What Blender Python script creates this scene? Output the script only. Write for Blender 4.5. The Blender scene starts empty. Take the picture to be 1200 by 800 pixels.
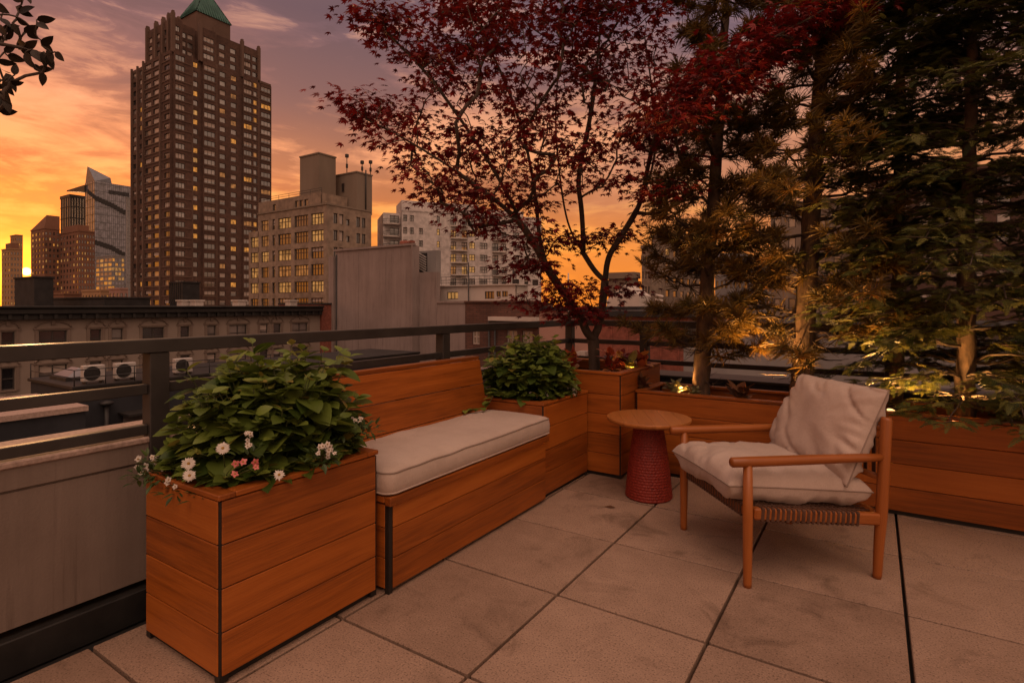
import bpy, math, random
import numpy as np
from mathutils import Vector, Matrix, noise as mnoise

random.seed(7)
RNG = np.random.default_rng(11)
SC = bpy.context.scene
COL = SC.collection
PI = math.pi

# ------------------------------------------------------------------ camera model (real-world metres)
TH = math.radians(33.1); FOC = 651.0; YH = 358.0; CH = 1.21
FW = np.array([-math.sin(TH), math.cos(TH), 0.0]); RT = np.array([math.cos(TH), math.sin(TH), 0.0]); UP = np.array([0, 0, 1.0])
CAM = np.array([0, 0, CH])
def ray(u, v): return FW + RT * (u - 600) / FOC + UP * (YH - v) / FOC
def at(u, v, d): return CAM + ray(u, v) * d
def onx(u, v, x): r = ray(u, v); return CAM + r * (x / r[0])
def ony(u, v, y): r = ray(u, v); return CAM + r * (y / r[1])

# ------------------------------------------------------------------ materials
MATS = {}
def nt_new(name):
    m = bpy.data.materials.new(name); m.use_nodes = True
    nt = m.node_tree; nt.nodes.clear()
    MATS[name] = m
    return m, nt
def N(nt, typ, **kw):
    n = nt.nodes.new(typ)
    for k, v in kw.items():
        if k in n.inputs: n.inputs[k].default_value = v
        else: setattr(n, k, v)
    return n
def L(nt, a, ao, b, bi): nt.links.new(a.outputs[ao], b.inputs[bi])
def c4(c): return (c[0], c[1], c[2], 1.0)
def ramp(nt, stops):
    r = N(nt, 'ShaderNodeValToRGB'); e = r.color_ramp.elements
    while len(e) < len(stops): e.new(0.5)
    for k, (p, c) in enumerate(stops):
        e[k].position = p; e[k].color = c4(c) if len(c) == 3 else c
    return r
def math_n(nt, op, a=None, b=None, c=None, clamp=False):
    n = N(nt, 'ShaderNodeMath', operation=op); n.use_clamp = clamp
    for k, x in enumerate((a, b, c)):
        if x is None: continue
        if isinstance(x, (int, float)): n.inputs[k].default_value = x
        else: nt.links.new(x, n.inputs[k])
    return n.outputs[0]
def mixc(nt, fac, a, b, mode='MIX'):
    n = N(nt, 'ShaderNodeMix', data_type='RGBA', blend_type=mode)
    for key, x in ((0, fac), (6, a), (7, b)):
        if isinstance(x, (int, float)): n.inputs[key].default_value = x
        elif isinstance(x, (tuple, list)): n.inputs[key].default_value = c4(x)
        else: nt.links.new(x, n.inputs[key])
    return n.outputs[2]
def scaled(nt, vec, s):
    m = N(nt, 'ShaderNodeVectorMath', operation='MULTIPLY'); nt.links.new(vec, m.inputs[0]); m.inputs[1].default_value = s
    return m.outputs[0]
def noise_n(nt, vec, scale, detail=4, rough=.55, dist=0.0):
    n = N(nt, 'ShaderNodeTexNoise'); n.inputs['Scale'].default_value = scale; n.inputs['Detail'].default_value = detail
    n.inputs['Roughness'].default_value = rough; n.inputs['Distortion'].default_value = dist
    if vec is not None: nt.links.new(vec, n.inputs['Vector'])
    return n.outputs['Fac']
def finish(nt, col, rough=.6, bump=None, bstr=.2, bdist=.01, spec=.5, metal=0.0, transl=0.0):
    p = N(nt, 'ShaderNodeBsdfPrincipled')
    if isinstance(col, (tuple, list)): p.inputs['Base Color'].default_value = c4(col)
    else: nt.links.new(col, p.inputs['Base Color'])
    if isinstance(rough, (int, float)): p.inputs['Roughness'].default_value = rough
    else: nt.links.new(rough, p.inputs['Roughness'])
    p.inputs['Specular IOR Level'].default_value = spec; p.inputs['Metallic'].default_value = metal
    if bump is not None:
        b = N(nt, 'ShaderNodeBump'); b.inputs['Strength'].default_value = bstr; b.inputs['Distance'].default_value = bdist
        nt.links.new(bump, b.inputs['Height']); nt.links.new(b.outputs[0], p.inputs['Normal'])
    out = N(nt, 'ShaderNodeOutputMaterial')
    if transl > 0:
        t = N(nt, 'ShaderNodeBsdfTranslucent')
        if isinstance(col, (tuple, list)): t.inputs['Color'].default_value = c4(col)
        else: nt.links.new(col, t.inputs['Color'])
        mx = N(nt, 'ShaderNodeMixShader'); mx.inputs[0].default_value = transl
        nt.links.new(p.outputs[0], mx.inputs[1]); nt.links.new(t.outputs[0], mx.inputs[2]); nt.links.new(mx.outputs[0], out.inputs[0])
    else:
        nt.links.new(p.outputs[0], out.inputs[0])
    return p
def pos(nt): return N(nt, 'ShaderNodeNewGeometry').outputs['Position']
def attr(nt, name): return N(nt, 'ShaderNodeAttribute', attribute_name=name)

def wood(name, dark, mid, light, rough=.5, amt=1.0):
    m, nt = nt_new(name)
    g = attr(nt, 'gc').outputs['Vector']; r = attr(nt, 'rnd').outputs['Fac']
    n1 = noise_n(nt, scaled(nt, g, (1.6, 26, 26)), 1.0, 5, .6, .6)
    n2 = noise_n(nt, scaled(nt, g, (4, 210, 210)), 1.0, 5, .7)
    n3 = noise_n(nt, scaled(nt, g, (1.2, 5, 5)), 1.0, 3, .5)
    f = math_n(nt, 'ADD', math_n(nt, 'MULTIPLY', n1, .44), math_n(nt, 'MULTIPLY', n2, .36))
    f = math_n(nt, 'ADD', f, math_n(nt, 'MULTIPLY', n3, .32))
    f = math_n(nt, 'ADD', f, math_n(nt, 'MULTIPLY_ADD', r, .22 * amt, -.19 * amt))
    cr = ramp(nt, [(.25, dark), (.52, mid), (.85, light)]); nt.links.new(f, cr.inputs[0])
    # knots / weather marks
    v = N(nt, 'ShaderNodeTexVoronoi'); v.inputs['Scale'].default_value = 1.0; nt.links.new(scaled(nt, g, (1.4, 7, 7)), v.inputs['Vector'])
    k = ramp(nt, [(.02, (.25, .25, .25)), (.10, (1, 1, 1))]); nt.links.new(v.outputs['Distance'], k.inputs[0])
    col = mixc(nt, .55, cr.outputs[0], mixc(nt, 1.0, cr.outputs[0], k.outputs[0], 'MULTIPLY'))
    rg = math_n(nt, 'MULTIPLY_ADD', n1, .3, rough - .15)
    finish(nt, col, rg, n2, .25, .002, .4)
    return m
wood('cedar', (.115, .028, .005), (.37, .098, .012), (.55, .175, .027), .46)
wood('teak', (.15, .042, .009), (.30, .088, .017), (.42, .138, .031), .38, .3)
wood('table_wood', (.20, .06, .014), (.42, .15, .035), (.56, .23, .07), .4, .5)

def surf(name, c0, c1, scale=3.0, rough=.7, stretch=(1, 1, 1), bump=.2, bdist=.01, spec=.4, metal=0.0, fine=None):
    m, nt = nt_new(name)
    p = scaled(nt, pos(nt), stretch)
    f = noise_n(nt, p, scale, 6, .6)
    cr = ramp(nt, [(.32, c0), (.68, c1)]); nt.links.new(f, cr.inputs[0])
    col = cr.outputs[0]
    if fine:
        f2 = noise_n(nt, pos(nt), fine, 3, .6)
        r2 = ramp(nt, [(.35, (.62, .62, .62)), (.62, (1.12, 1.12, 1.12))]); nt.links.new(f2, r2.inputs[0])
        col = mixc(nt, .7, col, r2.outputs[0], 'MULTIPLY')
    finish(nt, col, rough, f, bump, bdist, spec, metal)
    return m
def paver_mat():
    m, nt = nt_new('paver')
    P = pos(nt); r = attr(nt, 'rnd').outputs['Fac']
    big = noise_n(nt, P, 1.6, 5, .6); mid = noise_n(nt, P, 9, 5, .65); fi = noise_n(nt, P, 190, 2, .6); sp = noise_n(nt, P, 150, 2, .5)
    cr = ramp(nt, [(.3, (.245, .158, .112)), (.7, (.38, .256, .188))])
    nt.links.new(math_n(nt, 'ADD', math_n(nt, 'MULTIPLY', big, .6), math_n(nt, 'MULTIPLY_ADD', r, .22, math_n(nt, 'MULTIPLY', mid, .35))) if False else
                 math_n(nt, 'ADD', math_n(nt, 'MULTIPLY', big, .65), math_n(nt, 'ADD', math_n(nt, 'MULTIPLY', mid, .42), math_n(nt, 'MULTIPLY_ADD', r, .34, -.20))), cr.inputs[0])
    ag = ramp(nt, [(.32, (.38, .36, .34)), (.44, (1, 1, 1)), (.64, (1, 1, 1)), (.72, (1.5, 1.45, 1.4))]); nt.links.new(sp, ag.inputs[0])
    col = mixc(nt, .85, cr.outputs[0], ag.outputs[0], 'MULTIPLY')
    f2 = ramp(nt, [(.3, (.82, .82, .82)), (.7, (1.1, 1.1, 1.1))]); nt.links.new(fi, f2.inputs[0])
    col = mixc(nt, .8, col, f2.outputs[0], 'MULTIPLY')
    st = noise_n(nt, P, 3.1, 4, .7, .8); sr = ramp(nt, [(.30, (.6, .58, .56)), (.44, (1, 1, 1))]); nt.links.new(st, sr.inputs[0])
    col = mixc(nt, .9, col, sr.outputs[0], 'MULTIPLY')
    finish(nt, col, .78, fi, .35, .003, .35)
paver_mat()
def stucco_mat():
    m, nt = nt_new('stucco')
    P = pos(nt)
    a = noise_n(nt, scaled(nt, P, (2, 9, .7)), 1.5, 6, .65); b = noise_n(nt, P, 3, 5, .6); c = noise_n(nt, P, 120, 2, .6)
    cr = ramp(nt, [(.3, (.165, .122, .10)), (.7, (.255, .195, .163))]); nt.links.new(math_n(nt, 'ADD', math_n(nt, 'MULTIPLY', a, .55), math_n(nt, 'MULTIPLY', b, .45)), cr.inputs[0])
    st = noise_n(nt, scaled(nt, P, (3, 38, 1.2)), 1.0, 4, .7); sr = ramp(nt, [(.28, (.45, .42, .4)), (.45, (1, 1, 1))]); nt.links.new(st, sr.inputs[0])
    col = mixc(nt, .5, cr.outputs[0], sr.outputs[0], 'MULTIPLY')
    finish(nt, col, .85, c, .3, .003, .25)
stucco_mat()
surf('coping_stone', (.34, .24, .20), (.50, .36, .30), 7, .75, fine=70)
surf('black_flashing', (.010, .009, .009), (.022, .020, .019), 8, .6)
surf('rail_metal', (.046, .039, .036), (.070, .060, .055), 6, .55, metal=.35, bump=.05)
surf('corner_metal', (.012, .010, .009), (.022, .018, .016), 9, .5)
surf('soil', (.012, .008, .006), (.035, .022, .015), 40, .95, bump=.8, bdist=.02)
surf('asphalt', (.035, .034, .034), (.06, .058, .056), .2, .9)
surf('roof_dark', (.014, .013, .014), (.032, .029, .030), .8, .85)
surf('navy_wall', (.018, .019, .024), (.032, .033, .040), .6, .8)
surf('row_facade', (.235, .180, .148), (.285, .225, .188), .25, .8)
surf('row_trim', (.17, .122, .098), (.22, .165, .135), .8, .8)
surf('cornice_dark', (.012, .010, .010), (.026, .022, .020), .6, .6)
surf('tower_brick', (.075, .040, .030), (.118, .063, .046), .12, .85, fine=1.2)
surf('tower_band', (.105, .062, .046), (.15, .092, .070), .12, .85)
surf('copper_green', (.020, .075, .062), (.045, .13, .105), .3, .6)
surf('beige_stone', (.235, .17, .127), (.315, .235, .178), .1, .85, fine=.8)
surf('beige_dark', (.175, .132, .10), (.24, .184, .142), .15, .85, stretch=(1, 1, .3))
surf('white_brick', (.48, .42, .40), (.60, .54, .51), .12, .8, fine=.9)
surf('white_paint', (.46, .40, .36), (.60, .52, .47), .3, .75)
surf('far_brick', (.16, .075, .045), (.24, .115, .072), .05, .85)
surf('far_tan', (.30, .17, .09), (.40, .24, .13), .05, .85)
surf('red_brick_plain', (.20, .062, .042), (.28, .092, .062), .5, .85, fine=4)
surf('rose_stucco', (.32, .18, .145), (.40, .235, .19), .3, .85)
surf('grey_stucco', (.20, .185, .18), (.27, .25, .245), .5, .85, stretch=(1, 1, .3))
surf('metal_light', (.42, .38, .36), (.52, .48, .45), 3, .5, metal=.2)
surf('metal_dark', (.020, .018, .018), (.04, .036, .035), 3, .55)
surf('black_fan', (.02, .018, .018), (.035, .033, .033), 3, .5)
def streak_concrete():
    m, nt = nt_new('blank_concrete'); P = pos(nt)
    a = noise_n(nt, scaled(nt, P, (.9, .9, .06)), 1.0, 6, .65); b = noise_n(nt, P, .25, 6, .65); c = noise_n(nt, scaled(nt, P, (2.6, 2.6, .16)), 1.0, 4, .7)
    cr = ramp(nt, [(.28, (.195, .152, .140)), (.72, (.335, .268, .252))]); nt.links.new(math_n(nt, 'ADD', math_n(nt, 'MULTIPLY', a, .5), math_n(nt, 'MULTIPLY', b, .5)), cr.inputs[0])
    sr = ramp(nt, [(.30, (.55, .53, .52)), (.46, (1, 1, 1)), (.66, (1, 1, 1)), (.76, (1.25, 1.22, 1.2))]); nt.links.new(c, sr.inputs[0])
    finish(nt, mixc(nt, .7, cr.outputs[0], sr.outputs[0], 'MULTIPLY'), .88, b, .1, .05, .2)
streak_concrete()
def brick_mat():
    m, nt = nt_new('brown_brick'); P = pos(nt)
    cx = N(nt, 'ShaderNodeSeparateXYZ'); nt.links.new(P, cx.inputs[0]); cb = N(nt, 'ShaderNodeCombineXYZ')
    nt.links.new(math_n(nt, 'ADD', cx.outputs[0], cx.outputs[1]), cb.inputs[0]); nt.links.new(cx.outputs[2], cb.inputs[1])
    br = N(nt, 'ShaderNodeTexBrick'); nt.links.new(cb.outputs[0], br.inputs['Vector'])
    br.inputs['Color1'].default_value = c4((.105, .045, .032)); br.inputs['Color2'].default_value = c4((.155, .068, .048)); br.inputs['Mortar'].default_value = c4((.06, .04, .034))
    br.inputs['Scale'].default_value = 1.0; br.inputs['Brick Width'].default_value = .9; br.inputs['Row Height'].default_value = .22; br.inputs['Mortar Size'].default_value = .03
    f = noise_n(nt, P, .6, 5, .6); r = ramp(nt, [(.3, (.65, .65, .65)), (.7, (1.15, 1.15, 1.15))]); nt.links.new(f, r.inputs[0])
    finish(nt, mixc(nt, .8, br.outputs['Color'], r.outputs[0], 'MULTIPLY'), .88)
brick_mat()
def simple(name, col, rough=.5, spec=.5, metal=0.0):
    m, nt = nt_new(name); finish(nt, col, rough, spec=spec, metal=metal); return m
def glass(name, col, rough=.12, spec=1.0, metal=.0, bs=.08):
    m, nt = nt_new(name); P = pos(nt)
    f = noise_n(nt, P, .33, 2, .5); r = ramp(nt, [(.3, tuple(x * .5 for x in col)), (.7, tuple(x * 1.5 for x in col))]); nt.links.new(f, r.inputs[0])
    p = finish(nt, r.outputs[0], rough, f, bs, .15, spec, metal); p.inputs['IOR'].default_value = 2.0
glass('glass_dark', (.022, .021, .024))
glass('glass_grey', (.21, .175, .16), .25)
glass('glass_curtain', (.21, .20, .235), .3, .8, .35, .02)
glass('glass_curtain_dark', (.055, .060, .085), .35, .6, .1, .02)
simple('blind', (.46, .37, .32), .8)
simple('win_frame', (.05, .04, .036), .5)
simple('win_frame_light', (.38, .32, .28), .6)
def lit(name, col, s):
    m, nt = nt_new(name); P = pos(nt)
    f = noise_n(nt, scaled(nt, P, (1, 1, .7)), .9, 3, .6); r = ramp(nt, [(.34, tuple(x * .25 for x in col)), (.62, col)]); nt.links.new(f, r.inputs[0])
    p = finish(nt, (.05, .04, .03), .2)
    nt.links.new(r.outputs[0], p.inputs['Emission Color']); p.inputs['Emission Strength'].default_value = s
lit('pane_glow_amber', (1.0, .37, .06), .62)  # glowing panes: lit rooms, and warm reflections put in as glow
lit('pane_glow_warm', (1.0, .46, .13), .45)
lit('pane_glow_dim', (.8, .30, .08), .40)
lit('lens_glow', (1.0, .62, .22), 3.5)

def leaf_mat(name, dark, light, rough=.45, transl=.3, tip=None, spec=.4):
    m, nt = nt_new(name)
    r = attr(nt, 'rnd').outputs['Fac']
    cr = ramp(nt, [(.0, dark), (1.0, light)] if tip is None else [(.0, dark), (.8, light), (.97, tip)]); nt.links.new(r, cr.inputs[0])
    g = attr(nt, 'gc').outputs['Vector']
    f = noise_n(nt, g, 60, 2, .5); rr = ramp(nt, [(.3, (.75, .75, .75)), (.7, (1.2, 1.2, 1.2))]); nt.links.new(f, rr.inputs[0])
    finish(nt, mixc(nt, .6, cr.outputs[0], rr.outputs[0], 'MULTIPLY'), rough, spec=spec, transl=transl)
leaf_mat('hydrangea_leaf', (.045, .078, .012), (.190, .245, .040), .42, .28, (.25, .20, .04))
leaf_mat('small_leaf', (.030, .055, .014), (.085, .125, .03), .5, .25)
leaf_mat('maple_leaf', (.075, .006, .006), (.34, .020, .017), .5, .32)
leaf_mat('pine_needle', (.070, .052, .010), (.240, .140, .026), .5, .25, (.34, .17, .03))
leaf_mat('cypress_leaf', (.035, .052, .012), (.235, .215, .048), .55, .28)
leaf_mat('dark_leaf', (.014, .010, .007), (.032, .020, .012), .45, .1, None, .2)
leaf_mat('coleus_leaf', (.18, .014, .010), (.55, .12, .05), .45, .3, (.75, .34, .08))
leaf_mat('lime_leaf', (.30, .26, .06), (.50, .42, .12), .45, .3)
leaf_mat('pale_leaf', (.16, .15, .07), (.42, .40, .22), .5, .25)
leaf_mat('dry_leaf', (.10, .042, .018), (.24, .11, .05), .7, .15)
leaf_mat('petal_white', (.62, .54, .47), (.78, .70, .62), .6, .3)
leaf_mat('petal_pink', (.62, .15, .14), (.80, .26, .24), .6, .3)
simple('flower_eye', (.30, .16, .03), .8)
simple('stem_green', (.06, .075, .02), .6)
surf('bark_maple', (.050, .034, .026), (.105, .074, .058), 14, .85, stretch=(1, 1, .35), bump=.5)
surf('bark_pine', (.030, .019, .013), (.17, .105, .066), 17, .9, stretch=(1, 1, .4), bump=1.0, bdist=.012)
surf('twig', (.045, .030, .022), (.085, .058, .042), 20, .85)
def fabric(name, c0, c1):
    m, nt = nt_new(name); T = N(nt, 'ShaderNodeTexCoord').outputs['Object']
    a = noise_n(nt, T, 5, 5, .6); w = N(nt, 'ShaderNodeTexWave'); w.inputs['Scale'].default_value = 260; nt.links.new(T, w.inputs['Vector'])
    f = noise_n(nt, T, 420, 2, .5)
    cr = ramp(nt, [(.3, c0), (.7, c1)]); nt.links.new(a, cr.inputs[0])
    rr = ramp(nt, [(.3, (.82, .82, .82)), (.7, (1.1, 1.1, 1.1))]); nt.links.new(f, rr.inputs[0])
    h = math_n(nt, 'ADD', math_n(nt, 'MULTIPLY', noise_n(nt, T, 16, 4, .6, .5), 1.0), math_n(nt, 'MULTIPLY', f, .12))
    p = finish(nt, mixc(nt, .8, cr.outputs[0], rr.outputs[0], 'MULTIPLY'), .9, h, .35, .012, .15)
    p.inputs['Sheen Weight'].default_value = .15
fabric('cushion_fabric', (.43, .325, .27), (.52, .405, .345))
fabric('piping_fabric', (.25, .18, .145), (.31, .235, .195))
surf('leather_strap', (.050, .022, .014), (.105, .050, .030), 20, .5)
def wicker_mat():
    m, nt = nt_new('red_wicker'); g = attr(nt, 'gc').outputs['Vector']
    w = noise_n(nt, scaled(nt, g, (22, 1, 95)), 1.0, 3, .6); b = noise_n(nt, g, 8, 3, .6)
    cr = ramp(nt, [(.34, (.10, .010, .007)), (.5, (.22, .020, .012)), (.68, (.34, .045, .024))]); nt.links.new(math_n(nt, 'ADD', math_n(nt, 'MULTIPLY', w, .75), math_n(nt, 'MULTIPLY', b, .25)), cr.inputs[0])
    finish(nt, cr.outputs[0], .5, w, .6, .004, .4)
wicker_mat()

# ------------------------------------------------------------------ mesh builder
class MB:
    def __init__(s): s.V = []; s.F = []; s.M = []; s.G = []; s.R = []; s.S = []; s.nv = 0; s.B = []
    def add(s, verts, faces, mat=0, gc=None, rnd=None, smooth=False):
        verts = np.asarray(verts, float).reshape(-1, 3); n = len(verts)
        s.V.append(verts)
        s.G.append(np.asarray(gc, float) if gc is not None else verts)
        s.R.append(np.full(n, random.random()) if rnd is None else (np.full(n, rnd) if np.isscalar(rnd) else np.asarray(rnd)))
        b = s.nv
        for f in faces: s.F.append([i + b for i in f])
        s.M += [mat] * len(faces); s.S += [smooth] * len(faces); s.nv += n
    def box(s, c, size, bev=0.0, mat=0, axis=0, R=None, rnd=None):
        c = np.asarray(c, float); h = np.asarray(size, float) / 2; b = min(bev, h.min() * .9)
        if b <= 0:
            v = [(sx, sy, sz) for sx in (-1, 1) for sy in (-1, 1) for sz in (-1, 1)]
            v = np.array(v, float) * h
            f = [(0, 1, 3, 2), (4, 6, 7, 5), (0, 4, 5, 1), (2, 3, 7, 6), (0, 2, 6, 4), (1, 5, 7, 3)]
        else:
            v = []; idx = {}
            for sx in (-1, 1):
                for sy in (-1, 1):
                    for sz in (-1, 1):
                        sg = np.array((sx, sy, sz))
                        for a in range(3):
                            e = h - b; e[a] = h[a]
                            idx[(sx, sy, sz, a)] = len(v); v.append(sg * e)
            f = []
            for a in range(3):
                o = [k for k in range(3) if k != a]
                for sa in (-1, 1):
                    q = []
                    for s1, s2 in ((-1, -1), (1, -1), (1, 1), (-1, 1)):
                        t = [0, 0, 0]; t[a] = sa; t[o[0]] = s1; t[o[1]] = s2; q.append(idx[(t[0], t[1], t[2], a)])
                    if (sa > 0) != (a != 1): q = q[::-1]
                    f.append(tuple(q))
            for a in range(3):
                o = [k for k in range(3) if k != a]
                for s1 in (-1, 1):
                    for s2 in (-1, 1):
                        def k(sa, fa):
                            t = [0, 0, 0]; t[a] = sa; t[o[0]] = s1; t[o[1]] = s2; return idx[(t[0], t[1], t[2], fa)]
                        f.append((k(-1, o[0]), k(1, o[0]), k(1, o[1]), k(-1, o[1])))
            for sx in (-1, 1):
                for sy in (-1, 1):
                    for sz in (-1, 1): f.append(tuple(idx[(sx, sy, sz, a)] for a in range(3)))
            v = np.array(v)
        rr = random.random() if rnd is None else rnd
        order = [axis] + [k for k in range(3) if k != axis]
        gc = v[:, order] + np.array([rr * 37.0, rr * 11.0, rr * 5.0])
        if R is not None: v = v @ np.asarray(R, float).T
        s.add(v + c, f, mat, gc, rr)
    def obox(s, O, U, Nn, a0, a1, n0, n1, z0, z1, mat=0, rnd=None):
        O = np.asarray(O, float); U = np.asarray(U, float); Nn = np.asarray(Nn, float)
        v = [O + U * a + Nn * n + UP * z for a in (a0, a1) for n in (n0, n1) for z in (z0, z1)]
        s.add(v, [(0, 1, 3, 2), (4, 6, 7, 5), (0, 4, 5, 1), (2, 3, 7, 6), (0, 2, 6, 4), (1, 5, 7, 3)], mat, rnd=rnd)
    def aabb(s, x0, x1, y0, y1, z0, z1, mat=0, bev=0.0, axis=0, rnd=None):
        s.box(((x0 + x1) / 2, (y0 + y1) / 2, (z0 + z1) / 2), (abs(x1 - x0), abs(y1 - y0), abs(z1 - z0)), bev, mat, axis, None, rnd)
    def quad(s, a, b, c, d, mat=0, rnd=None): s.add([a, b, c, d], [(0, 1, 2, 3)], mat, rnd=rnd)
    def tube(s, pts, rad, n=8, mat=0, caps=True, closed=False, rnd=None, flat=1.0):
        pts = np.asarray(pts, float); m = len(pts)
        rad = np.full(m, rad) if np.isscalar(rad) else np.asarray(rad, float)
        tan = np.zeros_like(pts)
        if closed: tan = np.roll(pts, -1, 0) - np.roll(pts, 1, 0)
        else: tan[1:-1] = pts[2:] - pts[:-2]; tan[0] = pts[1] - pts[0]; tan[-1] = pts[-1] - pts[-2]
        tan /= np.linalg.norm(tan, axis=1)[:, None] + 1e-12
        ref = np.array([0, 0, 1.0]) if abs(tan[0][2]) < .9 else np.array([1.0, 0, 0])
        V = []; G = []; ln = 0
        a = np.cross(tan[0], ref); a /= np.linalg.norm(a)
        ang = np.arange(n) * 2 * PI / n
        for k in range(m):
            a = a - tan[k] * (a @ tan[k]); a /= np.linalg.norm(a) + 1e-12
            b = np.cross(tan[k], a)
            if k: ln += np.linalg.norm(pts[k] - pts[k - 1])
            V.append(pts[k] + rad[k] * (np.cos(ang)[:, None] * a + flat * np.sin(ang)[:, None] * b))
            G.append(np.stack([np.full(n, ln), np.cos(ang) * rad[k], np.sin(ang) * rad[k]], 1))
        V = np.concatenate(V); G = np.concatenate(G); rr = random.random() if rnd is None else rnd
        F = []
        for k in range(m if closed else m - 1):
            k2 = (k + 1) % m
            for j in range(n):
                j2 = (j + 1) % n; F.append((k * n + j, k * n + j2, k2 * n + j2, k2 * n + j))
        if caps and not closed:
            F.append(tuple(range(n))[::-1]); F.append(tuple((m - 1) * n + j for j in range(n)))
        s.add(V, F, mat, G + rr * 13.0, rr, True)
    def lathe(s, c, prof, n=32, mat=0, rnd=None):
        c = np.asarray(c, float); ang = np.arange(n) * 2 * PI / n; V = []; G = []
        for r, z in prof:
            V.append(np.stack([np.cos(ang) * r, np.sin(ang) * r, np.full(n, z)], 1)); G.append(np.stack([ang, np.full(n, r), np.full(n, z)], 1))
        F = []
        for k in range(len(prof) - 1):
            for j in range(n): j2 = (j + 1) % n; F.append((k * n + j, k * n + j2, (k + 1) * n + j2, (k + 1) * n + j))
        F.append(tuple(range(n))[::-1]); F.append(tuple((len(prof) - 1) * n + j for j in range(n)))
        s.add(np.concatenate(V) + c, F, mat, np.concatenate(G), rnd, True)
    def inst(s, tv, tf, pos_, rot, scale, mat=0, rnd=None, smooth=False):
        """many transformed copies of a small template inside one mesh (leaves, needles)"""
        tv = np.asarray(tv, float); n = len(pos_); m = len(tv)
        if n == 0: return
        v = np.einsum('nij,mj->nmi', rot, tv) * np.asarray(scale).reshape(n, 1, 1) + np.asarray(pos_)[:, None, :]
        r = RNG.random(n) if rnd is None else np.asarray(rnd)
        b = s.nv; s.V.append(v.reshape(-1, 3)); s.R.append(np.repeat(r, m))
        s.G.append((tv[None] + r[:, None, None] * 3).reshape(-1, 3))
        off = (b + np.arange(n) * m)[:, None]
        for ln in sorted({len(f) for f in tf}):
            T_ = np.array([f for f in tf if len(f) == ln], np.int32)
            s.B.append(((off[:, :, None] + T_[None]).reshape(-1, ln), mat, smooth))
        s.nv += n * m
    def build(s, name, mats, parent=None, offset=None, smooth=False):
        if isinstance(mats, str): mats = [mats]
        me = bpy.data.meshes.new(name)
        V = np.concatenate(s.V) if s.V else np.zeros((0, 3))
        off = np.zeros(3)
        if offset is not None: off = np.asarray(offset, float)
        elif parent is not None: off = np.array(ROOT.get(parent.name, (0, 0, 0)), float)
        V = V - off
        lens = np.array([len(f) for f in s.F], np.int32); flat = np.fromiter((i for f in s.F for i in f), np.int32)
        Ms = [np.array(s.M, np.int32)]; Ss = [np.array(s.S, bool)]
        for (fa, mt, smo) in s.B:
            lens = np.concatenate([lens, np.full(len(fa), fa.shape[1], np.int32)]); flat = np.concatenate([flat, fa.ravel().astype(np.int32)])
            Ms.append(np.full(len(fa), mt, np.int32)); Ss.append(np.full(len(fa), smo, bool))
        me.vertices.add(len(V)); me.vertices.foreach_set('co', V.astype(np.float32).ravel())
        me.loops.add(len(flat)); me.loops.foreach_set('vertex_index', flat)
        me.polygons.add(len(lens)); me.polygons.foreach_set('loop_start', np.concatenate([[0], np.cumsum(lens)[:-1]]).astype(np.int32))
        me.polygons.foreach_set('material_index', np.concatenate(Ms))
        sm = np.concatenate(Ss)
        if smooth: sm[:] = True
        me.polygons.foreach_set('use_smooth', sm)
        me.update(calc_edges=True)
        a = me.attributes.new('gc', 'FLOAT_VECTOR', 'POINT'); a.data.foreach_set('vector', np.concatenate(s.G).astype(np.float32).ravel())
        a = me.attributes.new('rnd', 'FLOAT', 'POINT'); a.data.foreach_set('value', np.concatenate(s.R).astype(np.float32))
        for m in mats: me.materials.append(MATS[m])
        me.validate()
        o = bpy.data.objects.new(name, me); COL.objects.link(o)
        if parent is not None:
            o.parent = parent; ROOT[o.name] = ROOT.get(parent.name, (0, 0, 0))
        else: ROOT[o.name] = tuple(off)
        return o
ROOT = {}
def thing(name, label, cat, loc=(0, 0, 0), rz=0.0, group=None):
    o = bpy.data.objects.new(name, None); COL.objects.link(o); o.empty_display_size = .1
    o.location = tuple(float(x) for x in loc); o.rotation_euler = (0, 0, rz); o['label'] = label; o['category'] = cat
    if group: o['group'] = group
    ROOT[o.name] = tuple(float(x) for x in loc) if rz == 0 else (0, 0, 0)
    return o
def tag(o, label=None, cat=None, group=None, kind=None):
    if label: o['label'] = label
    if cat: o['category'] = cat
    if group: o['group'] = group
    if kind: o['kind'] = kind
    return o
def dup(root, loc, rz, label, group=None):
    r = root.copy(); COL.objects.link(r); r.location = loc; r.rotation_euler = (0, 0, rz); r['label'] = label
    if group: r['group'] = group
    def rec(src, dst):
        for ch in list(src.children):
            c = ch.copy(); COL.objects.link(c); c.parent = dst; rec(ch, c)
    rec(root, r); return r
def rot_zyx(yaw, pitch, roll):
    """arrays -> rotation matrices Rz(yaw) Ry(pitch) Rx(roll)"""
    cy, sy, cp, sp, cr, sr = np.cos(yaw), np.sin(yaw), np.cos(pitch), np.sin(pitch), np.cos(roll), np.sin(roll)
    R = np.empty((len(yaw), 3, 3))
    R[:, 0, 0] = cy * cp; R[:, 0, 1] = cy * sp * sr - sy * cr; R[:, 0, 2] = cy * sp * cr + sy * sr
    R[:, 1, 0] = sy * cp; R[:, 1, 1] = sy * sp * sr + cy * cr; R[:, 1, 2] = sy * sp * cr - cy * sr
    R[:, 2, 0] = -sp; R[:, 2, 1] = cp * sr; R[:, 2, 2] = cp * cr
    return R
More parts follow.
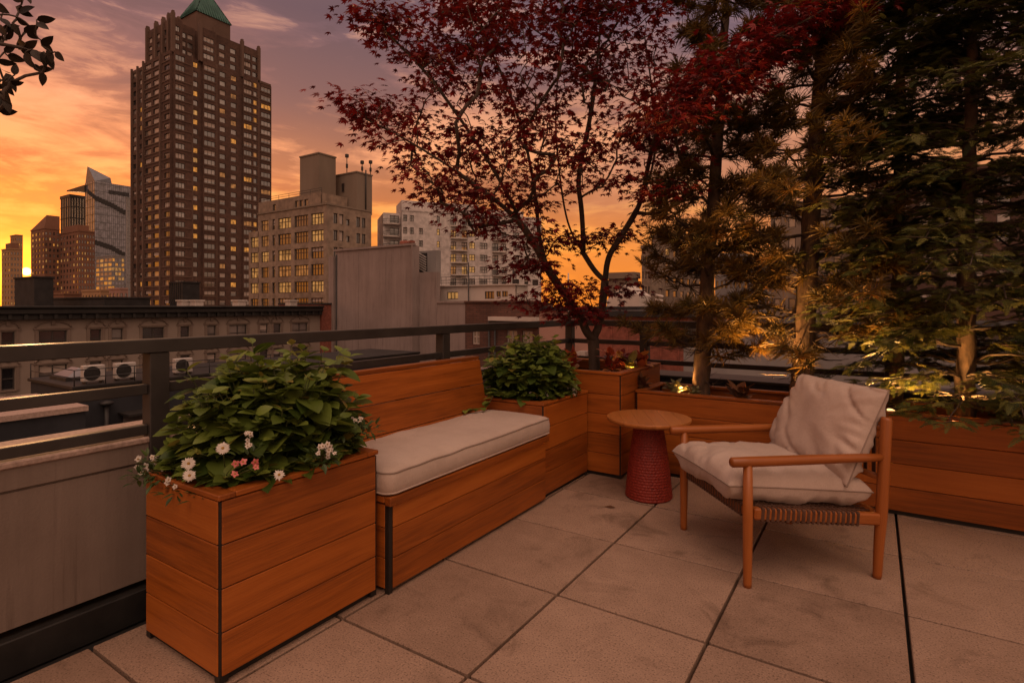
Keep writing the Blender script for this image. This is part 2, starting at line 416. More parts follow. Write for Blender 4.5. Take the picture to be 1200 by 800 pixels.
def rot_dir(d, roll=None):
    """rotation matrices whose local +X points along d (n,3), local Z as close to up as possible"""
    d = d / (np.linalg.norm(d, axis=1)[:, None] + 1e-9)
    up = np.tile(np.array([[0, 0, 1.0]]), (len(d), 1)); up[np.abs(d[:, 2]) > .95] = (1, 0, 0)
    y = np.cross(up, d); y /= np.linalg.norm(y, axis=1)[:, None] + 1e-9
    z = np.cross(d, y)
    if roll is not None:
        c, s_ = np.cos(roll)[:, None], np.sin(roll)[:, None]; y, z = y * c + z * s_, z * c - y * s_
    return np.stack([d, y, z], 2)

# ================================================================== TERRACE
# --- floor: concrete pavers with real open joints
PX0, PY0, PP, GAP = -1.115, 1.445, 0.61, 0.013
mb = MB(); mb.aabb(-2.9, 4.6, -2.6, 5.2, -.30, -.045, 1)
for i in range(-3, 9):
    for j in range(-6, 6):
        x0 = PX0 + PP * i; y0 = PY0 + PP * j; x1 = x0 + PP; y1 = y0 + PP
        x0c = max(x0, -2.345) if x0 < -2.3 else x0
        if x1 < -2.3: continue
        if y0 > 4.6: continue
        mb.box(((x0c + x1) / 2, (y0 + y1) / 2, -.022 + random.uniform(-.0012, .0012)), (x1 - x0c - GAP, PP - GAP, .044), .003, 0)
fl = mb.build('floor', ['paver', 'black_flashing']); fl['kind'] = 'structure'

# --- parapets
def parapet(name, label, boxes, coping, base, mw='stucco', mc='coping_stone'):
    t = thing(name, label, 'wall', boxes[0][:1] + (boxes[0][2], 0) if False else (boxes[0][0], boxes[0][2], 0))
    w = MB(); [w.aabb(*b) for b in boxes]; w.build('wall_face', mw, t)
    c = MB(); [c.aabb(*b, bev=.006) for b in coping]; c.build('coping', mc, t)
    f = MB(); [f.aabb(*b, bev=.004) for b in base]; f.build('base_flashing', 'black_flashing', t)
    return t
parapet('parapet_wall', 'weathered beige stucco parapet with pale coping along the left edge of the terrace',
        [(-2.82, -2.46, -2.6, 5.2, .11, .574), (-2.82, -2.468, -2.6, 5.2, .574, .584), (-2.82, -2.455, -2.6, 5.2, .584, .655)],
        [(-2.84, -2.448, -2.6, 5.2, .656, .682)], [(-2.80, -2.43, -2.6, 5.2, -.04, .085)])
parapet('parapet_wall', 'low parapet darkened for shade under the far railing behind the long planter',
        [(-2.44, 4.6, 4.83, 5.18, .11, .574)], [(-2.445, 4.6, 4.815, 5.2, .575, .60)], [(-2.42, 4.6, 4.80, 5.16, -.04, .085)], 'navy_wall', 'metal_dark')  # dark wall colour stands in for the inner shade; coping taken as dark metal

# --- railings
def railing(name, label, along, fixed, a0, a1, posts, rails, zb):
    t = thing(name, label, 'railing', (fixed, a0, 0) if along == 'y' else (a0, fixed, 0))
    s = 1 if along == 'y' else 1
    ps = sorted(posts)
    for p in ps:
        m = MB()
        if along == 'y': m.aabb(fixed - .035, fixed + .035, p - .037, p + .037, zb, 1.018, bev=.003)
        else: m.aabb(p - .037, p + .037, fixed - .035, fixed + .035, zb, 1.018, bev=.003)
        m.build('post', 'rail_metal', t)
    for (z0, z1, full, w) in rails:
        segs = [(a0, a1)] if full else list(zip([a0] + [p + .038 for p in ps], [p - .038 for p in ps] + [a1]))
        for (b0, b1) in segs:
            if b1 - b0 < .05: continue
            m = MB()
            if along == 'y': m.aabb(fixed - w, fixed + w, b0, b1, z0, z1, bev=.003, axis=1)
            else: m.aabb(b0, b1, fixed - w, fixed + w, z0, z1, bev=.003)
            m.build('top_rail' if full else 'cross_rail', 'rail_metal', t)
RAILS = [(1.019, 1.074, True, .038), (.852, .893, False, .018), (.690, .730, False, .018)]
railing('metal_railing', 'dark bronze metal railing on the left parapet behind planter and bench', 'y', -2.475, -2.6, 4.87, [-.72, 1.115, 2.93, 4.83], RAILS, .50)
railing('metal_railing', 'dark metal railing at the far side behind the maple and the pines', 'x', 4.83, -2.436, 4.6, [-1.725, .1, 1.93, 3.76], RAILS, .45)

# --- planters
def planter(name, label, x0, x1, y0, y1, h, nb, soil=.07, group=None):
    t = thing(name, label, 'planter', ((x0 + x1) / 2, (y0 + y1) / 2, 0), group=group)
    bh = (h - .028) / nb; th = .024
    def panel(side):
        m = MB()
        for k in range(nb):
            z0 = .028 + k * bh; z1 = z0 + bh - .0035
            if side == 'f': m.aabb(x0 + .011, x1 - .011, y0, y0 + th, z0, z1, bev=.002, axis=0)
            if side == 'b': m.aabb(x0 + .011, x1 - .011, y1 - th, y1, z0, z1, bev=.002, axis=0)
            if side == 'l': m.aabb(x0, x0 + th, y0 + .011, y1 - .011, z0, z1, bev=.002, axis=1)
            if side == 'r': m.aabb(x1 - th, x1, y0 + .011, y1 - .011, z0, z1, bev=.002, axis=1)
        m.build('side_panel', 'cedar', t)
    for sd in 'flbr': panel(sd)
    for cx in (x0, x1):
        for cy in (y0, y1):
            m = MB(); m.aabb(min(cx, cx + (.03 if cx == x0 else -.03)) + (.004 if cx == x0 else -.004), max(cx, cx + (.03 if cx == x0 else -.03)) + (.004 if cx == x0 else -.004),
                   min(cy, cy + (.03 if cy == y0 else -.03)) + (.004 if cy == y0 else -.004), max(cy, cy + (.03 if cy == y0 else -.03)) + (.004 if cy == y0 else -.004), .004, h - .004); m.build('corner_post', 'corner_metal', t)
    m = MB(); m.aabb(x0 + .02, x1 - .02, y0 + .02, y1 - .02, 0, .026); m.build('plinth', 'corner_metal', t)
    m = MB(); rw = .055; z0, z1 = h + .001, h + .019; e = .003
    m.aabb(x0 - e, x1 + e, y0 - e, y0 + rw, z0, z1, bev=.003, axis=0); m.aabb(x0 - e, x1 + e, y1 - rw, y1 + e, z0, z1, bev=.003, axis=0)
    m.aabb(x0 - e, x0 + rw, y0 + rw + .001, y1 - rw - .001, z0, z1, bev=.003, axis=1); m.aabb(x1 - rw, x1 + e, y0 + rw + .001, y1 - rw - .001, z0, z1, bev=.003, axis=1)
    m.build('rim', 'cedar', t)
    m = MB(); n = 14; m_v = []; f = []
    for i in range(n + 1):
        for j in range(n + 1):
            x = x0 + .03 + (x1 - x0 - .06) * i / n; y = y0 + .03 + (y1 - y0 - .06) * j / n
            m_v.append((x, y, h - soil + .03 * mnoise.noise(Vector((x * 9, y * 9, 0)))))
    for i in range(n):
        for j in range(n): a = i * (n + 1) + j; f.append((a, a + n + 1, a + n + 2, a + 1))
    m.add(m_v, f, 0, smooth=True); m.build('soil', 'soil', t)
    return t
planter('wooden_planter', 'nearest cedar board planter, filled with a leafy bush and daisies', -2.235, -1.74, .968, 1.64, .588, 4)
planter('wooden_planter', 'square cedar planter at the far end of the bench with a leafy bush', -2.235, -1.72, 2.995, 3.635, .585, 4)
planter('wooden_planter', 'tallest cedar planter in the corner, holding the red maple', -2.30, -1.475, 3.648, 4.50, .722, 5)
planter('wooden_planter', 'long low cedar planter along the far railing holding pines and conifer', -1.462, 3.6, 3.90, 4.42, .575, 4)

# --- bench
t = thing('storage_bench', 'built-in cedar bench with board back between two leafy planters', 'bench', (-1.98, 2.32, 0))
m = MB()
for k in range(3):
    z0 = [.02, .148, .276][k]; z1 = [.145, .273, .372][k]
    m.aabb(-1.722, -1.698, 1.69, 2.985, z0, z1, bev=.002, axis=1)
    m.aabb(-2.2, -1.725, 2.961, 2.985, z0, z1, bev=.002, axis=0)
    m.aabb(-2.2, -1.725, 1.665, 1.689, z0, z1, bev=.002, axis=0)
m.build('base', 'cedar', t)
m = MB(); m.aabb(-1.724, -1.702, 1.666, 1.688, 0, .37); m.aabb(-2.2, -1.74, 1.69, 2.96, 0, .02); m.build('corner_post', 'corner_metal', t)
m = MB(); m.aabb(-1.712, -1.678, 1.652, 2.995, .375, .412, bev=.003, axis=1)
for k in range(4): m.aabb(-2.20 + k * .122, -2.20 + k * .122 + .119, 1.652, 2.990, .385, .410, bev=.002, axis=1)
m.build('lid', 'cedar', t)
m = MB()
for (z0, z1) in ((.40, .533), (.537, .690), (.694, .848)):
    xm = lambda z: -2.135 - (z - .45) * .19
    zc = (z0 + z1) / 2; ang = -math.atan(.19)
    R = np.array([[math.cos(ang), 0, math.sin(ang)], [0, 1, 0], [-math.sin(ang), 0, math.cos(ang)]])
    m.box((xm(zc) - .012, 2.325, zc), (.024, 1.34, (z1 - z0) / math.cos(ang)), .002, 0, 1, R)
m.build('backrest', 'cedar', t)
m = MB(); m.aabb(-2.275, -2.215, 1.655, 2.995, .851, .872, bev=.003, axis=1); m.build('back_cap', 'cedar', t)
m = MB()
for y in (1.72, 2.32, 2.93): m.aabb(-2.30, -2.26, y - .02, y + .02, 0, .85)
m.build('back_support', 'corner_metal', t)

def pill(m, w, d, h, nx=54, ny=54, p=5, q=.5, wr=.012, seed=0, box=False, waist=.03):
    """cushion in local axes centred at 0; returns perimeter points"""
    V = []; F = []; per = []
    def f(sx, sy): return max(0.0, (1 - abs(sx) ** p) * (1 - abs(sy) ** p)) ** q
    for side in (1, -1):
        base = len(V)
        for i in range(nx + 1):
            for j in range(ny + 1):
                sx = -1 + 2 * i / nx; sy = -1 + 2 * j / ny
                sx = math.sin(sx * PI / 2) * .6 + sx * .4; sy = math.sin(sy * PI / 2) * .6 + sy * .4
                k = f(sx, sy)
                x = sx * w / 2 * (1 - waist * (1 - sy * sy) * abs(sx) ** 3); y = sy * d / 2 * (1 - waist * (1 - sx * sx) * abs(sy) ** 3)
                e = max(abs(sx), abs(sy)); angp = math.atan2(sy * d, sx * w)
                wv = mnoise.noise(Vector((math.cos(angp) * 7 + seed, math.sin(angp) * 7, e * 1.2))) * (e ** 3) * 1.0
                wv += .7 * mnoise.noise(Vector((x * 5 + seed * 3.1, y * 5, side * 2.0)))
                cr_ = mnoise.noise(Vector((x * 3.2 + seed, y * 7 + x * 4, 1.7 + side))); wv += .9 * (1 - min(1, abs(cr_) * 5)) ** 2 * -1 * (.35 + .65 * e)
                z = side * h / 2 * k + wr * wv * min(1, k * 3)
                V.append((x, y, z))
        for i in range(nx):
            for j in range(ny):
                a = base + i * (ny + 1) + j; q4 = (a, a + ny + 1, a + ny + 2, a + 1)
                F.append(q4 if side > 0 else q4[::-1])
    idx = [i * (ny + 1) for i in range(nx + 1)] + [nx * (ny + 1) + j for j in range(1, ny + 1)] + [i * (ny + 1) + ny for i in range(nx - 1, -1, -1)] + [j for j in range(ny - 1, 0, -1)]
    m.add(V, F, 0, smooth=True)
    return np.array([V[i] for i in idx])
# bench cushion: boxed, with welts
def bench_cushion():
    t = thing('bench_cushion', 'long beige box cushion with dark piping lying on the wooden bench', 'cushion', (-1.93, 2.34, .413))
    m = MB(); W, D, Hh = .50, 1.385, .098; nx, ny = 22, 60
    def outline(k):  # rounded rectangle
        r = .05; pts = []
        for cx, cy, a0 in ((W / 2 - r, D / 2 - r, 0), (-W / 2 + r, D / 2 - r, 90), (-W / 2 + r, -D / 2 + r, 180), (W / 2 - r, -D / 2 + r, 270)):
            for a in range(0, 91, 15): pts.append((cx + r * math.cos(math.radians(a0 + a)), cy + r * math.sin(math.radians(a0 + a))))
        out = []
        for i in range(len(pts)):
            a = np.array(pts[i]); b = np.array(pts[(i + 1) % len(pts)]); n = max(1, int(np.linalg.norm(b - a) / .03))
            for q in range(n): out.append(a + (b - a) * q / n)
        return np.array(out)
    O = outline(0); n = len(O)
    wob = lambda x, y, s: .006 * mnoise.noise(Vector((x * 4, y * 3.1, s))) + .004 * mnoise.noise(Vector((x * 9, y * 9, s + 4)))
    rings = []
    for (sc_, z, off) in ((1.0, .004, -.008), (1.0, .012, 0), (1.0, .045, .006), (1.0, .080, .002), (1.0, Hh - .004, -.004), (.96, Hh + .006, 0), (.86, Hh + .016, 0), (.68, Hh + .023, 0), (.45, Hh + .026, 0), (.2, Hh + .027, 0)):
        R_ = []
        for (x, y) in O:
            d = np.array([x / W, y / D]); d = d / (np.linalg.norm(d) + 1e-9)
            px, py = x * sc_ if sc_ == 1 else x * sc_, (y if sc_ == 1 else (abs(y) - (1 - sc_) * W / 2 * (abs(y) / (D / 2))) * math.copysign(1, y))
            px += d[0] * off; py += d[1] * off
            R_.append((px, py, z + (wob(px, py, 1) * (1 if z > .05 else .2))))
        rings.append(R_)
    V = [v for R_ in rings for v in R_]; F = []
    for k in range(len(rings) - 1):
        for j in range(n): j2 = (j + 1) % n; F.append((k * n + j, k * n + j2, (k + 1) * n + j2, (k + 1) * n + j))
    F.append(tuple(range(n))[::-1]); F.append(tuple((len(rings) - 1) * n + j for j in range(n)))
    m.add(V, F, 0, smooth=True)
    b = m.build('cushion_body', 'cushion_fabric', t, offset=(0, 0, 0))
    pm = MB(); pm.tube(np.array(rings[4]) + [0, 0, .002], .0042, 6, 0, closed=True); pm.build('piping', 'piping_fabric', t, offset=(0, 0, 0))
    pm = MB(); pm.tube(np.array(rings[1]) + [0, 0, 0], .0042, 6, 0, closed=True); pm.build('piping', 'cushion_fabric', t, offset=(0, 0, 0))
bench_cushion()

# --- side table
t = thing('side_table', 'round wooden side table on a dark red woven cone base', 'table', (-1.20, 3.43, 0))
m = MB(); nz = 27; na = 132; V = []; G = []; F = []
for k in range(nz * 4 + 1):
    z = .004 + .466 * k / (nz * 4); q = 1 - z / .47; row = k // 4; fr = (k % 4) / 4
    r0_ = .082 + .060 * q + .006 * math.sin(PI * q)
    for j in range(na):
        an = 2 * PI * j / na
        r = r0_ + (.0068 * math.sin(PI * fr)) * (.6 + .4 * math.cos(an * 33 + PI * (row % 2))) + .0012 * mnoise.noise(Vector((an * 6, z * 60, 2)))
        V.append((math.cos(an) * r - 1.20, math.sin(an) * r + 3.43, z)); G.append((an, r, z))
for k in range(nz * 4):
    for j in range(na): j2 = (j + 1) % na; F.append((k * na + j, k * na + j2, (k + 1) * na + j2, (k + 1) * na + j))
m.add(V, F, 0, G, .5, True)
m.build('woven_base', 'red_wicker', t)
m = MB(); TR = .262
for k in range(6):
    # planked disc: strips clipped to a circle
    x0 = -TR + 2 * TR * k / 6 + .0006; x1 = -TR + 2 * TR * (k + 1) / 6 - .0006
    xs = np.linspace(x0, x1, 9); top = []; ax = random.random()
    up_ = [(x, math.sqrt(max(1e-5, TR ** 2 - x * x))) for x in xs]; dn = [(x, -y) for x, y in reversed(up_)]
    ring = up_ + dn; n = len(ring); V = []; sc = (.90, .975, 1.0, 1.0, .992)
    for s_, z in zip(sc, (.472, .480, .490, .499, .503)):
        V += [(x * (s_ if abs(x) > TR * .0 else 1), y * s_, z) for x, y in ring]
    F = [tuple(range(n)), tuple(4 * n + j for j in range(n))[::-1]]
    for q in range(4):
        for j in range(n): j2 = (j + 1) % n; F.append((q * n + j, (q + 1) * n + j, (q + 1) * n + j2, q * n + j2))
    V = np.array(V); a = math.radians(28); Rz = np.array([[math.cos(a), -math.sin(a), 0], [math.sin(a), math.cos(a), 0], [0, 0, 1]])
    m.add(V @ Rz.T + [-1.20, 3.43, 0], F, 0, V[:, [1, 0, 2]] + ax * 20, ax)
m.build('table_top', 'table_wood', t)

# --- lounge chair (local axes: x across, y towards the back)
CHP = (-.421, 2.998); CHR = math.radians(-49.3)
t = thing('lounge_chair', 'low wooden lounge chair with round arms and woven strap seat facing the bench', 'chair', (CHP[0], CHP[1], 0), CHR)
for sx in (-1, 1):
    m = MB(); x = sx * .3125
    m.tube([(x, -.316, 0), (x, -.316, .02), (x, -.315, .15), (x, -.314, .30), (x, -.314, .525)], [.0165, .0175, .0195, .0215, .019], 14); m.build('leg', 'teak', t)
    m = MB(); m.tube([(x, .300, 0), (x, .302, .02), (x, .310, .15), (x, .322, .28), (x, .332, .45), (x, .347, .700), (x, .348, .712)], [.0175, .0185, .0215, .0245, .0245, .0235, .019], 14); m.build('leg', 'teak', t)
    m = MB(); m.tube([(x, -.392, .5385), (x, -.386, .5385), (x, -.30, .538), (x, .0, .537), (x, .22, .536), (x, .335, .535)], [.017, .0215, .0225, .0215, .019, .0165], 14); m.build('armrest', 'teak', t)
    m = MB(); ang = math.atan2(.262 - .317, .60); R = np.array([[1, 0, 0], [0, math.cos(ang), -math.sin(ang)], [0, math.sin(ang), math.cos(ang)]])
    m.box((x, .008, .290), (.038, .60, .052), .008, 0, 1, R); rl = m.build('side_rail', 'teak', t)
    m = MB()
    for k in range(20):
        y = -.256 + k * .0236; z = .317 + (y + .29) * (.262 - .317) / .60 + .0005
        if k == 12 and sx < 0: continue
        m.box((x, y, z), (.047, .0150 + random.uniform(-.002, .002), .061), .004, 0, 1, R @ np.array([[1, 0, 0], [0, math.cos(.05 * random.uniform(-1, 1)), 0], [0, 0, 1]]))
    m.build('strap_wrap', 'leather_strap', rl, offset=(0, 0, 0))
m = MB(); m.box((0, -.300, .318), (.60, .036, .05), .01, 0, 0); fr = m.build('front_rail', 'teak', t)
m = MB()
for k in range(23): m.box((-.262 + k * .0238, -.300, .318), (.0150, .045, .059), .004)
m.build('strap_wrap', 'leather_strap', fr, offset=(0, 0, 0))
m = MB(); m.box((0, .318, .268), (.60, .036, .05), .01, 0, 0); m.build('back_rail', 'teak', t)
m = MB()
for z, y in ((.44, .330), (.66, .344)): m.tube([(-.31, y, z), (.31, y, z)], .014, 10)
m.build('back_rail', 'teak', t)
m = MB()
for k in range(24):
    y = -.26 + k * .0225; z = .337 + (y + .29) * (.284 - .337) / .60; m.box((0, y, z), (.585, .012, .004), .001)
for k in range(20): m.box((-.27 + k * .0284, .02, .3125), (.012, .56, .003), .001, R=R)
m.build('woven_seat', 'leather_strap', t)
m = MB()
for k in range(11): m.box((-.25 + k * .05, .338, .55), (.022, .004, .24), .001)
m.build('back_strap', 'leather_strap', t)
def cushion(name, label, loc, rx, dims, seed, **kw):
    t = thing(name, label, 'cushion', (0, 0, 0), CHR)
    w = np.array(loc); c, s_ = math.cos(CHR), math.sin(CHR)
    t.location = (CHP[0] + c * w[0] - s_ * w[1], CHP[1] + s_ * w[0] + c * w[1], w[2])
    a = rx; Rx = np.array([[1, 0, 0], [0, math.cos(a), -math.sin(a)], [0, math.sin(a), math.cos(a)]])
    m = MB(); per = pill(m, *dims, seed=seed, **kw)
    m.V = [v @ Rx.T for v in m.V]; m.build('cushion_body', 'cushion_fabric', t, offset=(0, 0, 0))
    pm = MB(); pm.tube(per @ Rx.T, .0036, 6, closed=True); pm.build('piping', 'piping_fabric', t, offset=(0, 0, 0))
cushion('seat_cushion', 'plump beige seat cushion with dark piping on the lounge chair', (0, -.045, .402), -.085, (.585, .69, .185), 3, p=5, q=.42, wr=.017, waist=.03)
cushion('back_cushion', 'crumpled beige back cushion leaning on the lounge chair back', (.0, .268, .618), math.radians(64), (.60, .47, .19), 9, p=4, q=.5, wr=.024, waist=.015)

# fallen leaf on the floor
m = MB(); m.add([(-1.36, 3.10, .004), (-1.33, 3.115, .012), (-1.295, 3.12, .005), (-1.33, 3.135, .006), (-1.325, 3.095, .005)], [(0, 4, 1), (0, 1, 3), (4, 2, 1), (1, 2, 3)], 0, rnd=.1)
tag(m.build('fallen_leaf', 'dry_leaf'), 'small dark dry leaf lying on the pavers in front of the table', 'leaf')

# ================================================================== PLANTS
def leaf_tmpl(l=1.0, w=.66, n=5, droop=.22, fold=.16, shape='ovate'):
    V = []; F = []
    for i in range(n + 1):
        s = i / n
        hw = w / 2 * (math.sin(PI * min(1, s ** .75)) ** .8 if shape == 'ovate' else math.sin(PI * s))
        if i == n: hw = 0.004
        if i == 0: hw = .02
        x = l * s; z = -droop * l * s * s
        V += [(x, hw, z + fold * hw), (x, hw * .5, z + fold * hw * .55), (x, 0, z), (x, -hw * .5, z + fold * hw * .55), (x, -hw, z + fold * hw)]
    for i in range(n):
        for j in range(4): a = i * 5 + j; F.append((a, a + 5, a + 6, a + 1))
    return np.array(V), F
LEAF, LEAFF = leaf_tmpl()
LEAF2, LEAF2F = leaf_tmpl(1, .42, 3, .2, .2); PETAL, PETALF = leaf_tmpl(1, .80, 4, .15, .1)
def bush(name, label, c, rad, zb, ztop, n_shoot, ls, base_bias=1.0, seed=1, shoots=()):
    """mounded bush: shoots grow from the soil to points on/in a dome, each ends in whorls of paired leaves"""
    rg = np.random.default_rng(seed)
    t = thing(name, label, 'bush', (c[0], c[1], zb))
    st = MB(); fo = MB(); P = []; D = []; S = []; Rr = []
    cz = zb
    for k in range(n_shoot + len(shoots)):
        if k < n_shoot:
            az = rg.uniform(0, 2 * PI); e = math.acos(rg.uniform(-.22, 1)); rr = rg.uniform(.62, 1.0) ** .6
            nx, ny, nz = math.sin(e) * math.cos(az), math.sin(e) * math.sin(az), math.cos(e)
            bump = 1 + .13 * mnoise.noise(Vector((nx * 2.2 + seed, ny * 2.2, nz * 2.2)))
            tip = np.array([c[0] + rad[0] * nx * rr * bump, c[1] + rad[1] * ny * rr * bump, cz + (ztop - zb) * max(nz * bump, .02) ** .62 * rr + .05 * (rr)])
        else: tip = np.array(shoots[k - n_shoot])
        root = np.array([c[0] + (tip[0] - c[0]) * .35, c[1] + (tip[1] - c[1]) * .35, zb - .03])
        mid = root * .45 + tip * .55 + np.array([0, 0, .05])
        ts = np.linspace(0, 1, 7)[:, None]
        cv = (1 - ts) ** 2 * root + 2 * ts * (1 - ts) * mid + ts ** 2 * tip
        st.tube(cv, np.linspace(.004, .0018, 7), 5)
        d = cv[-1] - cv[-2]; d /= np.linalg.norm(d)
        out = np.array([(tip[0] - c[0]) / rad[0], (tip[1] - c[1]) / rad[1], .25]); out /= np.linalg.norm(out)
        npair = 3
        a0 = rg.uniform(0, PI)
        for q in range(npair):
            base = cv[-1] - d * (q * ls * .42); sz = ls * (.55, .9, 1.12)[q] * rg.uniform(.85, 1.15)
            for h in range(2):
                a = a0 + q * PI / 2 + h * PI + rg.normal(0, .2)
                v = np.array([math.cos(a), math.sin(a), (.45, .05, -.25)[q] + rg.normal(0, .15)]) + out * .45
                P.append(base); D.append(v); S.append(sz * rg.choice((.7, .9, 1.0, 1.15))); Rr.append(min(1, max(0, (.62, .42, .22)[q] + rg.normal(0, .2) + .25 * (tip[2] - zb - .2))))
    D = np.array(D); rl = rg.normal(0, .35, len(D))
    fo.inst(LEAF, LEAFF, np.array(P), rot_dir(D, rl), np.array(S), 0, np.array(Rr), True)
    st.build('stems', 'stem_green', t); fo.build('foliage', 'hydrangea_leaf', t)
    return t
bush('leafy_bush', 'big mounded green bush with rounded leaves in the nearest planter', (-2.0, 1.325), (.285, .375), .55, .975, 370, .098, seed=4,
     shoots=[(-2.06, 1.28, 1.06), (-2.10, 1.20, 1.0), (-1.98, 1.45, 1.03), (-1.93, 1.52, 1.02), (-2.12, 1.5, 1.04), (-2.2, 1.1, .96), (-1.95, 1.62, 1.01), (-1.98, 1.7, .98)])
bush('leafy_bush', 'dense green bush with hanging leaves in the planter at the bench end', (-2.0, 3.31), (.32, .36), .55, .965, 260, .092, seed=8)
# trailing strand over planter two
m = MB(); cv = np.array([(-2.06, 3.02, .66), (-2.08, 2.97, .63), (-2.085, 2.93, .58), (-2.09, 2.90, .555), (-2.12, 2.84, .548), (-2.15, 2.76, .548)])
tt = thing('trailing_vine', 'trailing leafy strand spilling from the planter onto the bench cushion', 'plant', cv[0])
m.tube(cv, .0022, 5); m.build('stem', 'stem_green', tt)
m = MB(); P = []; D = []
for k in range(14):
    s = k / 13 * 4.99; i = int(s); p = cv[i] + (cv[i + 1] - cv[i]) * (s - i); P.append(p + [0, 0, .006]); D.append((random.uniform(-1, 1), random.uniform(-1, .4), random.uniform(-.05, .35)))
m.inst(LEAF, LEAFF, np.array(P), rot_dir(np.array(D)), RNG.uniform(.05, .075, 14), 0, None, True); m.build('foliage', 'hydrangea_leaf', tt)

# flowers
def blossom(m, c, n, r, nrm, mats, layers=1, cup=.1):
    nrm = np.array(nrm, float); nrm /= np.linalg.norm(nrm)
    a = np.cross(nrm, (0, 0, 1.0)); a /= np.linalg.norm(a) + 1e-9; b = np.cross(nrm, a)
    P = []; D = []
    Rm = []
    for l in range(layers):
        for k in range(n):
            an = 2 * PI * k / n + l * PI / n + random.uniform(-.1, .1)
            d = math.cos(an) * a + math.sin(an) * b + nrm * (cup + .15 * l + random.uniform(-.08, .08)); d /= np.linalg.norm(d)
            y = np.cross(nrm, d); y /= np.linalg.norm(y); z = np.cross(d, y); Rm.append(np.stack([d, y, z], 1)); P.append(c)
    tv_, tf_ = (LEAF2, LEAF2F) if n > 7 else (PETAL, PETALF)
    m.inst(tv_, tf_, np.array(P), np.array(Rm), np.full(len(P), r) * RNG.uniform(.85, 1.08, len(P)), 0, None, True)
    R2 = np.stack([a, b, nrm], 1)
    prof = [(r * .26, 0), (r * .22, r * .1), (r * .1, r * .15)]
    mm = MB(); mm.lathe((0, 0, 0), prof, 10); v = mm.V[0] @ R2.T + np.array(c)
    m.add(v, [f for f in mm.F], 1, smooth=True)
TOC = lambda p: (CAM - np.array(p)) / np.linalg.norm(CAM - np.array(p))
def flower_plant(name, label, base, blooms, r, npet, petal, layers=1, leafn=60, spread=.08, leafm='small_leaf', group=None, ls=.035):
    t = thing(name, label, 'flower', base, group=group)
    m = MB(); f = MB(); P = []; D = []
    b0 = np.array(base, float)
    if len(blooms) > 6: mb_ = np.mean(np.array(blooms), 0); b0 = np.array([max(-2.2, mb_[0]), max(1.0, mb_[1]), mb_[2] - .03]) * .8 + b0 * .2
    for p in blooms:
        p = np.array(p); m.tube([b0, (b0 + p) / 2 + [0, 0, .02], p], .0016, 4)
    for k in range(leafn):
        d = RNG.normal(0, 1, 3); d[2] = abs(d[2]) * .7; d /= np.linalg.norm(d); q = b0 + d * RNG.uniform(.3, 1) * np.array([spread, spread, spread * .8]); P.append(q); D.append(d + RNG.normal(0, .5, 3))
    m.build('stems', 'stem_green', t)
    f.inst(LEAF2, LEAF2F, np.array(P), rot_dir(np.array(D)), RNG.uniform(.7, 1.2, len(P)) * ls, 0); f.build('foliage', leafm, t)
    for p in blooms:
        bm_ = MB(); nr = TOC(p) + RNG.normal(0, .25, 3) + np.array([0, 0, .35])
        blossom(bm_, np.array(p), npet, r * random.uniform(.85, 1.12), nr, None, layers); bm_.build('blossom', [petal, 'flower_eye'], t)
    return t
W = lambda u, v, d: at(u, v, d)
zs = .56
def basepos(u, d): p = at(u, 500, d); return (p[0], p[1], zs)
flower_plant('daisy_plant', 'daisy plant with one white daisy standing in the middle of the nearest bush front', (-1.93, 1.10, zs), [W(261, 525, 1.78)], .022, 15, 'petal_white', 2, 40)
flower_plant('daisy_plant', 'daisy plant with a pair of large white daisies at the planter left corner', (-2.03, 1.01, zs), [W(221, 543, 1.80), W(222, 557, 1.76)], .021, 15, 'petal_white', 2, 60)
flower_plant('daisy_plant', 'daisy plant with one small daisy on the near planter rim beside the low leaves', (-1.85, 1.16, zs), [W(327, 556, 1.80)], .018, 13, 'petal_white', 1, 40)
flower_plant('pink_flower_plant', 'small pink flowers among dark leaves at the nearest planter front', (-1.90, 1.06, zs), [W(276, 543, 1.78), W(285, 541, 1.79), W(299, 541, 1.77), W(300, 547, 1.76), W(275, 555, 1.78)], .0125, 5, 'petal_pink', 1, 150, .11)
def cluster(u0, v0, du, dv, d, n): return [W(u0 + random.uniform(-du, du), v0 + random.uniform(-dv, dv), d + random.uniform(-.03, .03)) for _ in range(n)]
flower_plant('white_flower_plant', 'cluster of small white flowers spilling over the left corner of the nearest planter', (-2.16, 1.02, zs), cluster(176, 542, 16, 16, 2.02, 16) + cluster(200, 566, 8, 5, 1.92, 6), .0115, 5, 'petal_white', 1, 200, .12)
flower_plant('white_flower_plant', 'cluster of tiny white flowers near the right end of the nearest planter', (-1.83, 1.36, zs), cluster(383, 528, 11, 11, 1.96, 15), .0105, 5, 'petal_white', 1, 70, .07)
flower_plant('white_flower_plant', 'pale yellowish flowers at the far right end of the nearest planter by the cushion', (-1.84, 1.58, zs), cluster(419, 497, 7, 9, 2.2, 7), .009, 5, 'petal_white', 1, 120, .10)
flower_plant('white_flower_plant', 'little pale yellow flower spike between the daisies and the pink flowers', (-1.90, 1.17, zs), cluster(291, 515, 5, 9, 1.82, 8), .009, 5, 'petal_white', 1, 20, .06)
flower_plant('white_flower_plant', 'bright white alyssum blooms at the corner of the planter by the bench end', (-1.79, 3.50, .56), cluster(668, 457, 7, 6, 3.82, 14), .014, 5, 'petal_white', 1, 60, .07)
flower_plant('white_flower_plant', 'dim greyish blooms under the bush in the planter by the bench end', (-1.83, 3.18, .56), cluster(632, 463, 11, 4, 3.62, 9), .011, 5, 'petal_white', 1, 60, .07)

